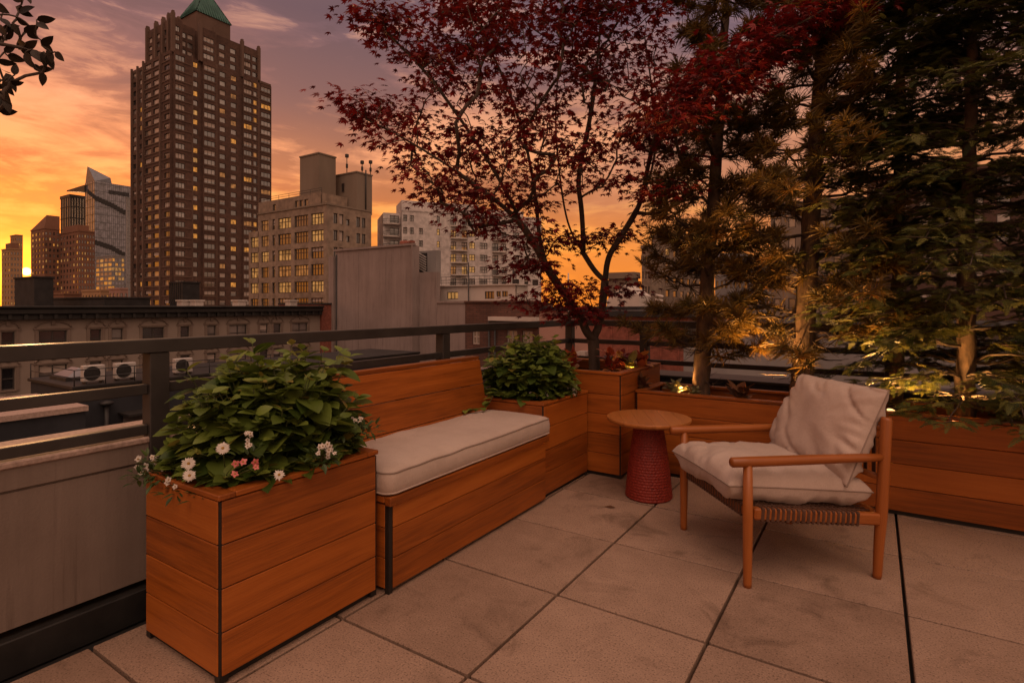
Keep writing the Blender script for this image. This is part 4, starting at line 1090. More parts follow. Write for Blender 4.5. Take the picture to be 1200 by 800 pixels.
class Building:
    """a building with facades that have real window openings; windows are parts"""
    def __init__(s, name, label, cat, loc, rz=0.0, group=None):
        s.t = thing(name, label, cat, loc, rz, group); s.wins = []; s.wall = MB(); s.loc = np.array(loc, float); s.rz = rz
    def facade(s, O, U, Nn, W_, z0, z1, holes, depth=.25, mat=0):
        O = np.asarray(O, float)
        xs = sorted({0.0, float(W_)} | {float(h[0]) for h in holes} | {float(h[1]) for h in holes}); zz = sorted({float(z0), float(z1)} | {float(h[2]) for h in holes} | {float(h[3]) for h in holes})
        pt = lambda a, z, n=0: O + U * a + UP * z - Nn * n
        hs = {}
        V = []; F = []
        mask = np.zeros((len(xs) - 1, len(zz) - 1), bool)
        xi = {x: i for i, x in enumerate(xs)}; zi = {z: i for i, z in enumerate(zz)}
        for h in holes: mask[xi[float(h[0])]:xi[float(h[1])], zi[float(h[2])]:zi[float(h[3])]] = True
        def q(a, b, c, d): n = len(V); V.extend([a, b, c, d]); F.append((n, n + 1, n + 2, n + 3))
        for j in range(len(zz) - 1):
            i = 0
            while i < len(xs) - 1:
                if mask[i, j]: i += 1; continue
                k = i
                while k < len(xs) - 1 and not mask[k, j]: k += 1
                q(pt(xs[i], zz[j]), pt(xs[k], zz[j]), pt(xs[k], zz[j + 1]), pt(xs[i], zz[j + 1])); i = k
        for h in holes:
            a0, a1, b0, b1 = h[:4]
            q(pt(a0, b0), pt(a1, b0), pt(a1, b0, depth), pt(a0, b0, depth)); q(pt(a0, b1), pt(a1, b1), pt(a1, b1, depth), pt(a0, b1, depth))
            q(pt(a0, b0), pt(a0, b1), pt(a0, b1, depth), pt(a0, b0, depth)); q(pt(a1, b0), pt(a1, b1), pt(a1, b1, depth), pt(a1, b0, depth))
            o = h[4] if len(h) > 4 else {}
            s.wins.append((O, U, Nn, a0, a1, b0, b1, depth, o))
        if V: s.wall.add(V, F, mat)
    def box(s, x0, x1, y0, y1, z0, z1, mat=0): s.wall.aabb(x0, x1, y0, y1, z0, z1, mat)
    def done(s, mats, wname='wall', zlim=-99, frame='win_frame', cap=100):
        s.wall.build(wname, mats, s.t)
        def win(mb, w):
            O, U, Nn, a0, a1, b0, b1, dp, o = w; n = -dp + .03; wd = a1 - a0; ht = b1 - b0
            k = o.get('pane', 0); bl = o.get('blind', 0)
            P = lambda a, z, nn: O + U * a + UP * z + Nn * nn
            mb.quad(P(a0, b0, n), P(a1, b0, n), P(a1, b1, n), P(a0, b1, n), k)
            if bl > 0: mb.quad(P(a0, b1 - ht * bl, n + .02), P(a1, b1 - ht * bl, n + .02), P(a1, b1, n + .02), P(a0, b1, n + .02), 5)
            fw = o.get('fw', .07)
            mb.obox(O, U, Nn, a0, a1, n, n + .07, b0, b0 + fw, 4); mb.obox(O, U, Nn, a0, a1, n, n + .07, b1 - fw, b1, 4)
            mb.obox(O, U, Nn, a0, a0 + fw, n, n + .07, b0 + fw, b1 - fw, 4); mb.obox(O, U, Nn, a1 - fw, a1, n, n + .07, b0 + fw, b1 - fw, 4)
            for j in range(1, o.get('mul', 1)): x = a0 + wd * j / o.get('mul', 1); mb.obox(O, U, Nn, x - fw * .6, x + fw * .6, n, n + .06, b0 + fw, b1 - fw, 4)
            if o.get('bar'): zb = b0 + ht * o['bar']; mb.obox(O, U, Nn, a0 + fw, a1 - fw, n, n + .055, zb - fw * .5, zb + fw * .5, 4)
        M6 = ['glass_dark', 'glass_grey', 'pane_glow_amber', 'pane_glow_warm', frame, 'blind', 'pane_glow_dim', 'glass_curtain']
        ws = s.wins
        def size(w):
            c = w[0] + w[1] * (w[3] + w[4]) / 2 + UP * (w[5] + w[6]) / 2
            d = np.linalg.norm(c - CAM); return (w[4] - w[3]) * (w[6] - w[5]) / d ** 2 * (abs((c - CAM) / d @ w[2]) + .02)
        ws = sorted(ws, key=size, reverse=True)
        for w in ws[:cap]:
            mb = MB(); win(mb, w); o = mb.build('window', M6, s.t)
            if w[8].get('arch'):
                O, U, Nn, a0, a1, b0, b1, dp, oo = w
                am = MB(); zt = b1 + .05; P = lambda a, z, nn: O + U * a + UP * z + Nn * nn
                am.obox(O, U, Nn, a0 - .32, a0 - .06, .0, .07, b0 - .1, b1 + .12); am.obox(O, U, Nn, a1 + .06, a1 + .32, .0, .07, b0 - .1, b1 + .12)
                am.obox(O, U, Nn, a0 - .45, a1 + .45, .0, .12, b1 + .13, b1 + .27)
                mid = (a0 + a1) / 2; hw = (a1 - a0) / 2 + .3
                am.tube([P(mid + hw * math.cos(q), b1 + .28 + .62 * math.sin(q), .07) for q in np.linspace(PI, 0, 13)], .085, 6)
                am.obox(O, U, Nn, mid - .16, mid + .16, .0, .13, b1 + .55, b1 + 1.02); am.build('hood_trim', 'row_trim', o)
                sm_ = MB(); sm_.obox(O, U, Nn, a0 - .15, a1 + .15, .0, .14, b0 - .16, b0 - .02); sm_.build('sill', 'row_trim', o)
        if ws[cap:]:
            mb = MB(); [win(mb, w) for w in ws[cap:]]; o = mb.build('window', M6, s.t); o['kind'] = 'stuff'
        return s.t
rnd = random.Random(5)

def px_corner(uc, vtop, d, ul, ur):
    """grid-aligned block whose near corner stands d metres ahead"""
    c = at(uc, vtop, d); x1, y0, zt = c
    x0 = ony(ul, 300, y0)[0]; y1 = onx(ur, 300, x1)[1] if ur is not None else y0 + 12
    return x0, x1, y0, y1, zt
def ycol(us, x): return [onx(u, 300, x)[1] for u in us]
def xcol(us, y): return [ony(u, 300, y)[0] for u in us]

# ---- main brick tower ------------------------------------------------
def tower():
    x0, x1, y0, y1, zt = px_corner(203, 60, 170, 155.6, 318)
    _, _, _, yu1, _ = px_corner(203, 60, 170, 155.6, 303); xu0 = ony(171, 300, y0)[0]
    zu = 1.21 + (358 - 19) * 170 / FOC
    B = Building('apartment_tower', 'tall brown brick tower with stepped top and green pyramid roof', 'building', (x1, y0, GZ))
    fh = 3.0; base = zt - .9
    def rows(z1, n): return [(z1 - .9 - fh * k - 1.75, z1 - .9 - fh * k - .15) for k in range(n)]
    def opt(kind, wide):
        r = rnd.random(); o = {'fw': .09, 'mul': 3 if wide else 1}
        if kind == 'lit' and r < .5: o['pane'] = 2 if rnd.random() < .7 else 3
        elif kind == 'some' and r < .16: o['pane'] = 2 if rnd.random() < .5 else 6
        else:
            o['pane'] = 1 if rnd.random() < .55 else 0
            if rnd.random() < .35: o['blind'] = rnd.uniform(.25, 1.0)
        return o
    # right (street) face strips: (u0,u1,offset,[(wu0,wu1,kind,wide)])
    U0 = lambda x: 150 + x / 4.4444
    strips = [(235, 325, .9, [(240, 289, 'none', True)]), (325, 384, 0, [(328, 364, 'lit', False)]), (384, 452, .9, [(390, 447, 'none', True)]), (452, 594, 0, [(478, 508, 'some', False), (536, 565, 'some', False)]), (594, 672, .7, [(598, 640, 'some', True), (648, 666, 'some', False)]), (672, 747, 0, [(694, 744, 'some', True)])]
    zlow = -3
    def face(axis, strips, ztop, lim, zlo):
        nrow = int((ztop - .9 - zlo) / fh)
        for (a, b, off, ws) in strips:
            if axis == 'x':
                ya, yb = ycol((U0(a), U0(b)), x1)
                if lim is not None:
                    if ya >= lim: continue
                    yb = min(yb, lim)
                O = np.array([x1 + off, ya, 0]); U = EY; Nn = EX; Wd = yb - ya
                hol = []
                for (c, d, k, w) in ws:
                    p, q = ycol((U0(c), U0(d)), x1)
                    if q > yb: continue
                    for (r0, r1) in rows(ztop, nrow): hol.append((p - ya, q - ya, r0, r1, opt(k, w)))
            else:
                xa, xb = xcol((U0(a), U0(b)), y0)
                if lim is not None:
                    if xb <= lim: continue
                    xa = max(xa, lim)
                O = np.array([xa, y0 - off, 0]); U = EX; Nn = -EY; Wd = xb - xa; hol = []
                for (c, d, k, w) in ws:
                    p, q = xcol((U0(c), U0(d)), y0)
                    if p < xa: continue
                    for (r0, r1) in rows(ztop, nrow): hol.append((p - xa, q - xa, r0, r1, opt(k, w)))
            B.facade(O, U, Nn, Wd, zlo, ztop, hol, .3)
            if off:
                for e in (0, Wd):
                    p = O + U * e; B.wall.quad(p + UP * zlo, p - Nn * off + UP * zlo, p - Nn * off + UP * ztop, p + UP * ztop)
                B.wall.quad(O + UP * ztop, O + U * Wd + UP * ztop, O + U * Wd - Nn * off + UP * ztop, O - Nn * off + UP * ztop)
            # brick piers at the strip edges
            if off == 0 or axis == 'y':
                B.wall.obox(O, U, Nn, .02, .62, .006, .55, zlo, ztop + .5, 1)
            # sill band under windows on bays
            for (c, d, k, w) in ws:
                if not w: continue
                for (r0, r1) in rows(ztop, nrow):
                    B.wall.obox(O, U, Nn, .15, Wd - .15, .005, .16, r0 - .42, r0 - .1, 1)
    left = [(22, 52, 0, [(27, 46, 'none', False)]), (52, 96, 0, [(60, 78, 'some', False)]), (96, 186, .8, [(104, 134, 'none', True), (145, 178, 'none', False)]), (186, 235, .9, [(205, 232, 'none', True)])]
    face('x', strips, zt, None, zlow); face('y', left, zt, None, zlow)
    # upper block above the shoulder
    sv = (x1, y0)
    upS = [(235, 285, .3, [(240, 270, 'none', True)]), (285, 372, -2.2, [(292, 325, 'none', False), (332, 360, 'none', False)]), (372, 452, .9, [(390, 444, 'none', True)]), (452, 594, 0, [(478, 508, 'none', False), (536, 565, 'none', False)]), (594, 680, .4, [(602, 640, 'none', True), (648, 672, 'none', False)])]
    def up(axis, strips, lim):
        n = 4; hh = zu - zt; fhh = hh / 4.0
        for (a, b, off, ws) in strips:
            if axis == 'x': ya, yb = ycol((U0(a), U0(b)), x1); O = np.array([x1 + off - .4, ya, 0]); U = EY; Nn = EX; Wd = yb - ya; conv = lambda c: ycol((U0(c),), x1)[0] - ya
            else: xa, xb = xcol((U0(a), U0(b)), y0); O = np.array([xa, y0 - off + .4, 0]); U = EX; Nn = -EY; Wd = xb - xa; conv = lambda c: xcol((U0(c),), y0)[0] - xa
            hol = []
            for (c, d, k, w) in ws:
                for r in range(3): hol.append((conv(c), conv(d), zt + .4 + fhh * r + .8, zt + .4 + fhh * r + 2.4, opt(k, w)))
            B.facade(O, U, Nn, Wd, zt - .5, zu, hol, .3)
            for e in ((0,) if (a, b) != (strips[-1][0], strips[-1][1]) or axis == 'y' else (0, Wd)):
                p = O + U * e; B.wall.obox(p, U, Nn, -.45, .45, -.6, .55, zt - .4, zu + 1.1, 1); B.wall.obox(p, U, Nn, -.32, .32, -.5, .42, zu + 1.1, zu + 1.7, 1)
    up('x', upS, yu1); up('y', [(95, 140, 0, [(102, 118, 'none', False)]), (140, 178, 0, [(136 + 8, 152 + 6, 'none', False)]), (178, 212, 0, [(180, 192, 'none', False)]), (212, 235, .3, [(218, 234, 'none', True)])], xu0)
    B.box(x0 + .02, x1 - .6, y0 + .6, y1 - .02, GZ, zt - 1.2); B.box(x0, x1 - .35, y0 + .35, y1, zt - 1.1, zt - .02, 1)
    B.box(xu0 + .1, x1 - 3.0, y0 + .8, yu1 - .1, zt, zu - .3)
    # parapet blocks on the shoulders
    for k in range(6):
        yk = yu1 + 1 + (y1 - yu1 - 1.5) * k / 5; B.box(x1 - .9, x1 + .1, yk - .3, yk + .3, zt - .01, zt + .7, 1)
    # crown with pyramid roof
    pc_ = at(240, 0, 187); xc, yc = pc_[0], pc_[1]; bw = 5.6; zb = CH + (YH - 27) * 187 / FOC
    B.box(xc - bw, xc + bw, yc - bw, yc + bw, zu - .2, zb, 1)
    B.done(['tower_brick', 'tower_band'], frame='win_frame')
    m = MB(); za = CH + (YH + 14) * 187 / FOC; n = 14
    cs = [(xc - bw - .3, yc - bw - .3), (xc + bw + .3, yc - bw - .3), (xc + bw + .3, yc + bw + .3), (xc - bw - .3, yc + bw + .3)]
    ap = np.array([xc, yc, za])
    for k in range(4):
        a = np.array([*cs[k], zb]); b = np.array([*cs[(k + 1) % 4], zb]); m.add([a, b, ap], [(0, 1, 2)])
        for q in range(n + 1):
            p = a + (b - a) * q / n; mid = (a + b) / 2; s = 1 - abs(q / n - .5) * 2; e = ap if q == 0 or q == n else p + (ap - mid) * s
            if np.linalg.norm(e - p) > .5: m.tube([p, e], .16, 4)
    m.build('pyramid_roof', 'copper_green', B.t)
tower()

# ---- beige office block ----------------------------------------------
def office():
    x0, x1, y0, y1, zt = px_corner(383, 239.5, 117, 302.5, 435)
    B = Building('office_building', 'beige stone office block with tall grouped windows and two roof bulkheads', 'building', (x1, y0, GZ))
    V0 = lambda x: 270 + x / 2.9625
    fh = 3.62; rows = [(zt - 1.55 - fh * k - 2.45, zt - 1.55 - fh * k) for k in range(6)]
    hol = []
    O = np.array([x0, y0, 0])
    for (a, b, mu) in ((107, 132, 3), (145, 155, 1), (165, 210, 4), (222, 270, 5), (280, 323, 4)):
        p, q = xcol((V0(a), V0(b)), y0)
        for k, (r0, r1) in enumerate(rows):
            r = rnd.random(); o = {'mul': mu, 'fw': .16, 'bar': .62, 'pane': 3 if r < .38 else (6 if r < .6 else 0)}  # warm reflections in the panes are put in as glow
            if a == 145: o['pane'] = 0
            if k == 5 and a in (165, 280): o['pane'] = 1
            if rnd.random() < .3: o['blind'] = rnd.uniform(.2, .6)
            hol.append((p - x0, q - x0, r0, r1, o))
    B.facade(O, EX, -EY, x1 - x0, -6, zt, hol, .35)
    hol = []; O = np.array([x1, y0, 0])
    for (a, b, mu) in ((358, 372, 2), (378, 393, 1), (403, 414, 1), (437, 451, 2), (456, 469, 2)):
        p, q = ycol((V0(a), V0(b)), x1)
        for k, (r0, r1) in enumerate(rows[:4]): hol.append((p - y0, q - y0, r0 + .2, r1 - (.9 if a in (403,) else 0), {'mul': mu, 'fw': .14, 'pane': 1 if a == 378 else 0, 'blind': 1.0 if a == 378 else (rnd.uniform(.1, .5) if rnd.random() < .4 else 0)}))
    B.facade(O, EY, EX, y1 - y0, -6, zt, hol, .35)
    # lower left wing
    xl = ony(291.5, 300, y0)[0]; zl = zt - fh - .2; hol = []
    p, q = xcol((V0(70), V0(98)), y0)
    for k, (r0, r1) in enumerate(rows[1:]): hol.append((p - xl, q - xl, r0, r1, {'mul': 3, 'fw': .16, 'bar': .62, 'pane': 3 if rnd.random() < .6 else 0}))  # wing panes glow in place of a warm reflection
    B.facade(np.array([xl, y0, 0]), EX, -EY, x0 - xl, -6, zl, hol, .35)
    B.box(xl, x0 - .01, y0 + .5, y1, GZ, zl - .05)
    B.box(x0 + .01, x1 - .5, y0 + .5, y1, GZ, zt - .1)
    for (a, b) in ((.0, .45),): B.wall.obox(np.array([x0, y0, 0]), EX, -EY, -.1, x1 - x0 + .15, -.3, .18, zt, zt + .35, 1); B.wall.obox(np.array([x1, y0, 0]), EY, EX, .35, y1 - y0, -.3, .15, zt, zt + .35, 1)
    # set-back storey
    xa = ony(303, 300, y0 + 2)[0]; zs_ = 1.21 + (358 - 227) * (117 * 1.05) / FOC; xb = ony(376, 300, y0 + 2)[0]
    O = np.array([xa, y0 + 2, 0]); hol = []
    for (a, b) in ((147, 158), (224, 236), (240, 252), (256, 270)):
        p, q = xcol((V0(a), V0(b)), y0 + 2); hol.append((p - xa, q - xa, zt + .4, zt + 2.4, {'fw': .12}))
    B.facade(O, EX, -EY, xb - xa, zt - .1, zs_, hol, .3); B.box(xa, xb, y0 + 2.4, y1 - 3, zt - .1, zs_ - .05)
    for (ul, uc, ur, v, dd) in ((351.5, 373.5, 393.5, 180, 123), (393, 418, 436, 202, 126)):
        a0, a1, b0, b1, z = px_corner(uc, v, dd, ul, ur); B.box(a0, a1, b0, b1, zt - .2, z, 1); B.box(a0 - .15, a1 + .15, b0 - .15, b1 + .15, z, z + .3, 1)
        if uc == 418:
            hol = []
            p, q = xcol((V0(387), V0(397)), b0)
            for zz in (z - 4.0, z - 8.0): B.facade(np.array([p, b0 - .05, 0]), EX, -EY, q - p, zz, zz + 2.1, [(0.05, q - p - .05, zz + .05, zz + 2.05, {'fw': .15})], .04)
    B.done(['beige_stone', 'beige_dark'], frame='win_frame')
    m = MB(); a0, a1, b0, b1, z = px_corner(418, 202, 126, 393, 436)
    for (fx, fy, h) in ((.55, 0, 4.2), (1.0, .35, 2.6), (1.0, .9, 3.2)):
        p = np.array([a0 + (a1 - a0) * fx, b0 + (b1 - b0) * fy, z]); m.tube([p, p + [0, 0, h]], .10, 5); m.box(p + [0, 0, h], (.7, .7, .8), .1); m.box(p + [0, 0, h * .45], (.45, .45, 1.0), .1)
    m.tube([(a1 + .2, b0 + (b1 - b0) * .55, zt), (a1 + .2, b0 + (b1 - b0) * .55, z + 1)], .16, 6)
    m.build('roof_antenna', 'metal_dark', B.t)
    m = MB()
    for k in range(7):
        s = xa + (xb - xa) * k / 6; m.tube([(s, y0 + 2.2, zs_), (s, y0 + 2.2, zs_ + 1.0)], .05, 4)
    for h in (.5, 1.0): m.tube([(xa, y0 + 2.2, zs_ + h), (xb, y0 + 2.2, zs_ + h)], .045, 4)
    m.build('roof_rail', 'metal_dark', B.t)
office()

# ---- white apartment building (stands skewed to the street grid) ------
def white_apts():
    c = at(471, 247, 132); zt = c[2]; ang = TH - math.radians(69.8)   # facade direction, measured from +Y clockwise
    fd = math.radians(69.8) - 0.0
    U = FW * math.cos(fd) + RT * math.sin(fd); U = U / np.linalg.norm(U); Nn = np.array([U[1], -U[0], 0]); 
    if Nn @ (CAM - c) < 0: Nn = -Nn
    back = -Nn; side = -U
    B = Building('apartment_building', 'white apartment building with curved balconies seen behind the maple', 'building', (c[0], c[1], GZ))
    O = np.array([c[0], c[1], 0])
    def alen(u):   # distance along facade where picture column u crosses it
        r = ray(u, 300)[:2]; A = np.array([[U[0], -r[0]], [U[1], -r[1]]]); s = np.linalg.solve(A, -O[:2]); return s[0]
    Q = lambda x: 430 + x / 4.705
    Wd = alen(634.5); fh = 2.98; hol = []; balc = []
    rows = [(zt - .9 - fh * k - 1.55, zt - .9 - fh * k) for k in range(9)]
    for (a, b, mu, kind) in ((200, 222, 2, 0), (237, 258, 2, 0), (287, 308, 2, 0), (385, 402, 1, 2), (462, 492, 2, 3), (522, 553, 2, 3), (564, 596, 2, 3), (622, 664, 3, 0), (692, 724, 2, 0), (742, 768, 2, 0), (806, 840, 2, 0), (868, 890, 1, 0), (912, 945, 2, 0)):
        p, q = alen(Q(a)), alen(Q(b))
        for k, (r0, r1) in enumerate(rows):
            if a == 287 and k in (0,): continue
            o = {'mul': mu, 'fw': .13, 'bar': .55, 'pane': 0 if rnd.random() < .7 else 1}
            if kind == 3 and k in (1, 2, 3, 4): o['pane'] = 3 if rnd.random() < .75 else 6
            if kind == 2 and k in (1, 2, 3, 4): o['pane'] = 3
            if rnd.random() < .25: o['blind'] = rnd.uniform(.2, .7)
            hol.append((p, q, r0 - (.6 if a in (462, 522, 692) else 0), r1, o))
    B.facade(O, U, Nn, Wd, -12, zt, hol, .3)
    # recessed left end with balconies
    p = alen(Q(96))
    e = O + side * (-p) if False else O
    lw = abs(alen(Q(96)))
    O2 = O + U * alen(Q(96)) + back * 2.2; hol = []
    for k, (r0, r1) in enumerate(rows[:6]): hol.append((lw * .38, lw * .9, r0 - .5, r1, {'mul': 2, 'fw': .13, 'pane': 0}))
    B.facade(O2, U, Nn, lw, -12, zt - .3, hol, .3)
    B.wall.quad(O + UP * -12, O + back * 2.2 + UP * -12, O + back * 2.2 + UP * zt, O + UP * zt)
    B.wall.obox(O, U, Nn, .02, Wd - .02, -14, -.5, GZ, zt - .1); B.wall.obox(O, U, Nn, -lw + .02, .0, -14, -2.6, GZ, zt - .35)
    B.wall.obox(O, U, Nn, -.1, Wd + .1, -.4, .12, zt, zt + .3)
    B.wall.obox(O, U, Nn, .3, Wd * .55, -11, -2.5, zt, zt + 3.0); B.wall.obox(O, U, Nn, Wd * .62, Wd * .9, -11, -3.5, zt, zt + 2.2)
    B.done(['white_brick'], frame='win_frame')
    def balcony(a0, a1, z, off, dep):
        m = MB(); n = 12; pts = []
        for k in range(n + 1):
            s = k / n; a = a0 + (a1 - a0) * s; pts.append(O + U * a + Nn * (off + dep * math.sin(PI * s) ** .45) + UP * z)
        inner = [O + U * a0 + Nn * (off - .05) + UP * z, O + U * a1 + Nn * (off - .05) + UP * z]
        ring = pts + inner[::-1]; nn = len(ring); V = ring + [r + UP * .28 for r in ring]
        m.add(V, [tuple(range(nn)), tuple(nn + j for j in range(nn))[::-1]] + [(j, (j + 1) % nn, nn + (j + 1) % nn, nn + j) for j in range(nn)], 0)
        b = m.build('balcony', 'white_paint', B.t)
        m = MB(); m.tube([p_ + UP * 1.3 for p_ in pts], .05, 5); m.tube([p_ + UP * .8 for p_ in pts], .03, 4)
        for p_ in pts: m.tube([p_ + UP * .28, p_ + UP * 1.3], .03, 4)
        m.build('balcony_rail', 'metal_dark', b)
    for k in range(6):
        z = rows[k][0] - .75; balcony(alen(Q(458)), alen(Q(556)), z, 0, 1.3)
        if k in (1, 2, 4): balcony(alen(Q(688)), alen(Q(772)), z, 0, 1.1)
        if k < 4: balcony(alen(Q(94)), alen(Q(192)), z, -2.2, 1.9)
        if 0 < k < 4: balcony(alen(Q(940)), alen(Q(975)), z, 0, .9)
white_apts()

# ---- blank concrete wall building -------------------------------------
def blank():
    Y = 55.0; xa, xb = xcol((393, 484), Y); zt = ony(440, 291, Y)[2]
    B = Building('concrete_building', 'big blank concrete wall building with a stepped lower end', 'building', (xb, Y, GZ))
    B.box(xa, xb, Y, Y + 1.2, GZ, zt); B.box(xa, xb, Y + 1.2, Y + 14, GZ, 0.6); xl = ony(385, 300, Y - .4)[0]; B.box(xl, xa + .02, Y - .4, Y + 1.1, GZ, zt - .7)
    x2 = ony(510, 300, Y + 1)[0]; z2 = ony(495, 319, Y + 1)[2]; B.box(xb - .02, x2, Y + 1.21, Y + 2.0, GZ, z2)
    B.box(xb - .10, xb + .10, Y - .25, Y + .8, GZ, zt + .05)
    for u in (420, 452): x = ony(u, 300, Y)[0]; B.box(x - .06, x + .06, Y - .05, Y - .002, GZ, zt - .4)
    B.box(xa - .2, xb + .2, Y - .18, Y + .3, zt, zt + .3)
    B.wall.build('wall', 'blank_concrete', B.t)
    m = MB(); lx0, lx1 = xcol((486, 511), Y + 3); lz0, lz1 = z2, ony(498, 294, Y + 3)[2]; m.aabb(lx0, lx1, Y + 3, Y + 4.0, lz0 - 1.5, lz1); m.build('bulkhead', 'grey_stucco', B.t)
    m = MB(); a0, a1 = xcol((490.5, 500.5), Y + 2.95); m.aabb(a0, a1, Y + 2.9, Y + 2.98, lz0 + .2, lz1 - .3)
    m.build('louvre', 'metal_dark', B.t)
    m = MB(); q0 = (lz1 - lz0 - .7) / 7
    for k in range(7): m.box(((a0 + a1) / 2, Y + 2.86, lz0 + .45 + q0 * k), (a1 - a0, .12, .16), 0, R=np.array([[math.cos(.45), 0, math.sin(.45)], [0, 1, 0], [-math.sin(.45), 0, math.cos(.45)]]))
    m.build('louvre_blade', 'metal_light', B.t)
    m = MB(); c = ony(474, 289, Y + 2); m.lathe((c[0], c[1], zt), [(.7, 0), (.7, .8), (.5, 1.0)], 12); m.lathe((c[0] + 1.4, c[1], zt), [(.4, 0), (.4, .7), (.5, .9)], 10); m.build('roof_vent', 'red_brick_plain', B.t)
    m = MB(); m.tube([(xa + .35, Y - .12, GZ), (xa + .35, Y - .12, zt - .5)], .10, 6); m.build('downpipe', 'metal_dark', B.t)
blank()

# ---- low stucco block + brown brick block with white penthouse --------
def lows():
    Y = 48.0; xa, xb = xcol((512, 545), Y); zt = ony(530, 355, Y)[2]
    t = thing('stucco_building', 'plain low grey stucco block between the concrete wall and the brown brick one', 'building', (xb, Y, GZ))
    m = MB(); m.aabb(xa, xb, Y, Y + 10, GZ, zt); m.aabb(xa - .1, xb + .1, Y - .12, Y + .3, zt, zt + .22); m.build('wall', 'blank_concrete', t)
    xa, xb = xcol((545.3, 631), Y); zt = ony(590, 354.5, Y)[2]
    B = Building('brick_building', 'low dark brown brick building with a pale ledge under the roof', 'building', (xb, Y, GZ)); hol = []
    for (u0, u1) in ((553.5, 562), (594, 606), (612, 624)):
        p, q = xcol((u0, u1), Y); hol.append((p - xa, q - xa, -2.95, -1.35, {'fw': .12, 'mul': 2, 'bar': .5, 'pane': 1}))
    for (u0, u1) in ((553.5, 562), (575, 585), (594, 606), (612, 624)):
        p, q = xcol((u0, u1), Y); hol.append((p - xa, q - xa, -6.0, -4.3, {'fw': .12, 'mul': 2, 'bar': .5, 'pane': 0}))
    B.facade(np.array([xa, Y, 0]), EX, -EY, xb - xa, GZ, zt, hol, .25)
    B.box(xa + .01, xb - .01, Y + .4, Y + 3, GZ, zt - .05); B.wall.quad((xb, Y, GZ), (xb, Y + 3, GZ), (xb, Y + 3, zt), (xb, Y, zt))
    B.box(xa - .05, xb + .1, Y - .15, Y + .35, zt, zt + .2)
    B.done(['brown_brick'], frame='win_frame_light')
    m = MB(); p, q = xcol((577, 632), Y); m.aabb(p, q, Y - .8, Y - .003, -.35, .05); m.aabb(p, q, Y - .6, Y - .004, -.9, -.36, 1); m.build('ledge', ['white_paint', 'metal_dark'], B.t)
    m = MB(); 
    for u in (573, 580): x = ony(u, 300, Y - .3)[0]; m.tube([(x, Y - .3, GZ), (x, Y - .3, -.4)], .12, 6)
    m.build('downpipe', 'metal_dark', B.t)
    # white penthouse set back on the roof
    Y2 = 60.0; xa, xb = xcol((511, 604), Y2); zt2 = ony(560, 335, Y2)[2]; z0 = ony(560, 358, Y2)[2] - 1
    B = Building('penthouse', 'low white penthouse block with a railed roof deck beyond the brown brick building', 'building', (xb, Y2, GZ)); hol = []
    S7 = lambda x: 500 + x / 6.0
    for (a, b, pn) in ((143, 220, 3), (408, 475, 0), (490, 522, 0), (530, 570, 0)):
        p, q = xcol((S7(a), S7(b)), Y2); hol.append((p - xa, q - xa, zt2 - 1.75 if a < 480 else zt2 - 1.5, zt2 - .75, {'fw': .09, 'mul': 3 if a < 480 else 2, 'pane': pn}))
    B.facade(np.array([xa, Y2, 0]), EX, -EY, xb - xa, GZ, zt2, hol, .2); B.box(xa + .01, xb, Y2 + .4, Y2 + 3, GZ, zt2 - .02); B.box(xa - .2, xb + .3, Y2 - .25, Y2 + 3, zt2, zt2 + .16)
    B.done(['white_paint'], frame='win_frame')
    m = MB(); n = 16
    for k in range(n + 1):
        x = xa + (xb - xa) * k / n; m.tube([(x, Y2 + .2, zt2 + .16), (x, Y2 + .2, zt2 + 1.35)], .03, 4)
    for h in (.5, .9, 1.35): m.tube([(xa, Y2 + .2, zt2 + h), (xb, Y2 + .2, zt2 + h)], .03, 4)
    m.build('deck_rail', 'metal_dark', B.t)
    m = MB(); x = ony(549, 300, Y2 - .3)[0]; m.tube([(x, Y2 - .3, GZ), (x, Y2 - .3, zt2 + 3.2)], .08, 6); m.tube([(xb - 1, Y2 + 1, zt2), (xb - 1, Y2 + 1, zt2 + 2.2)], .1, 6); m.build('pipe', 'metal_dark', B.t)
lows()

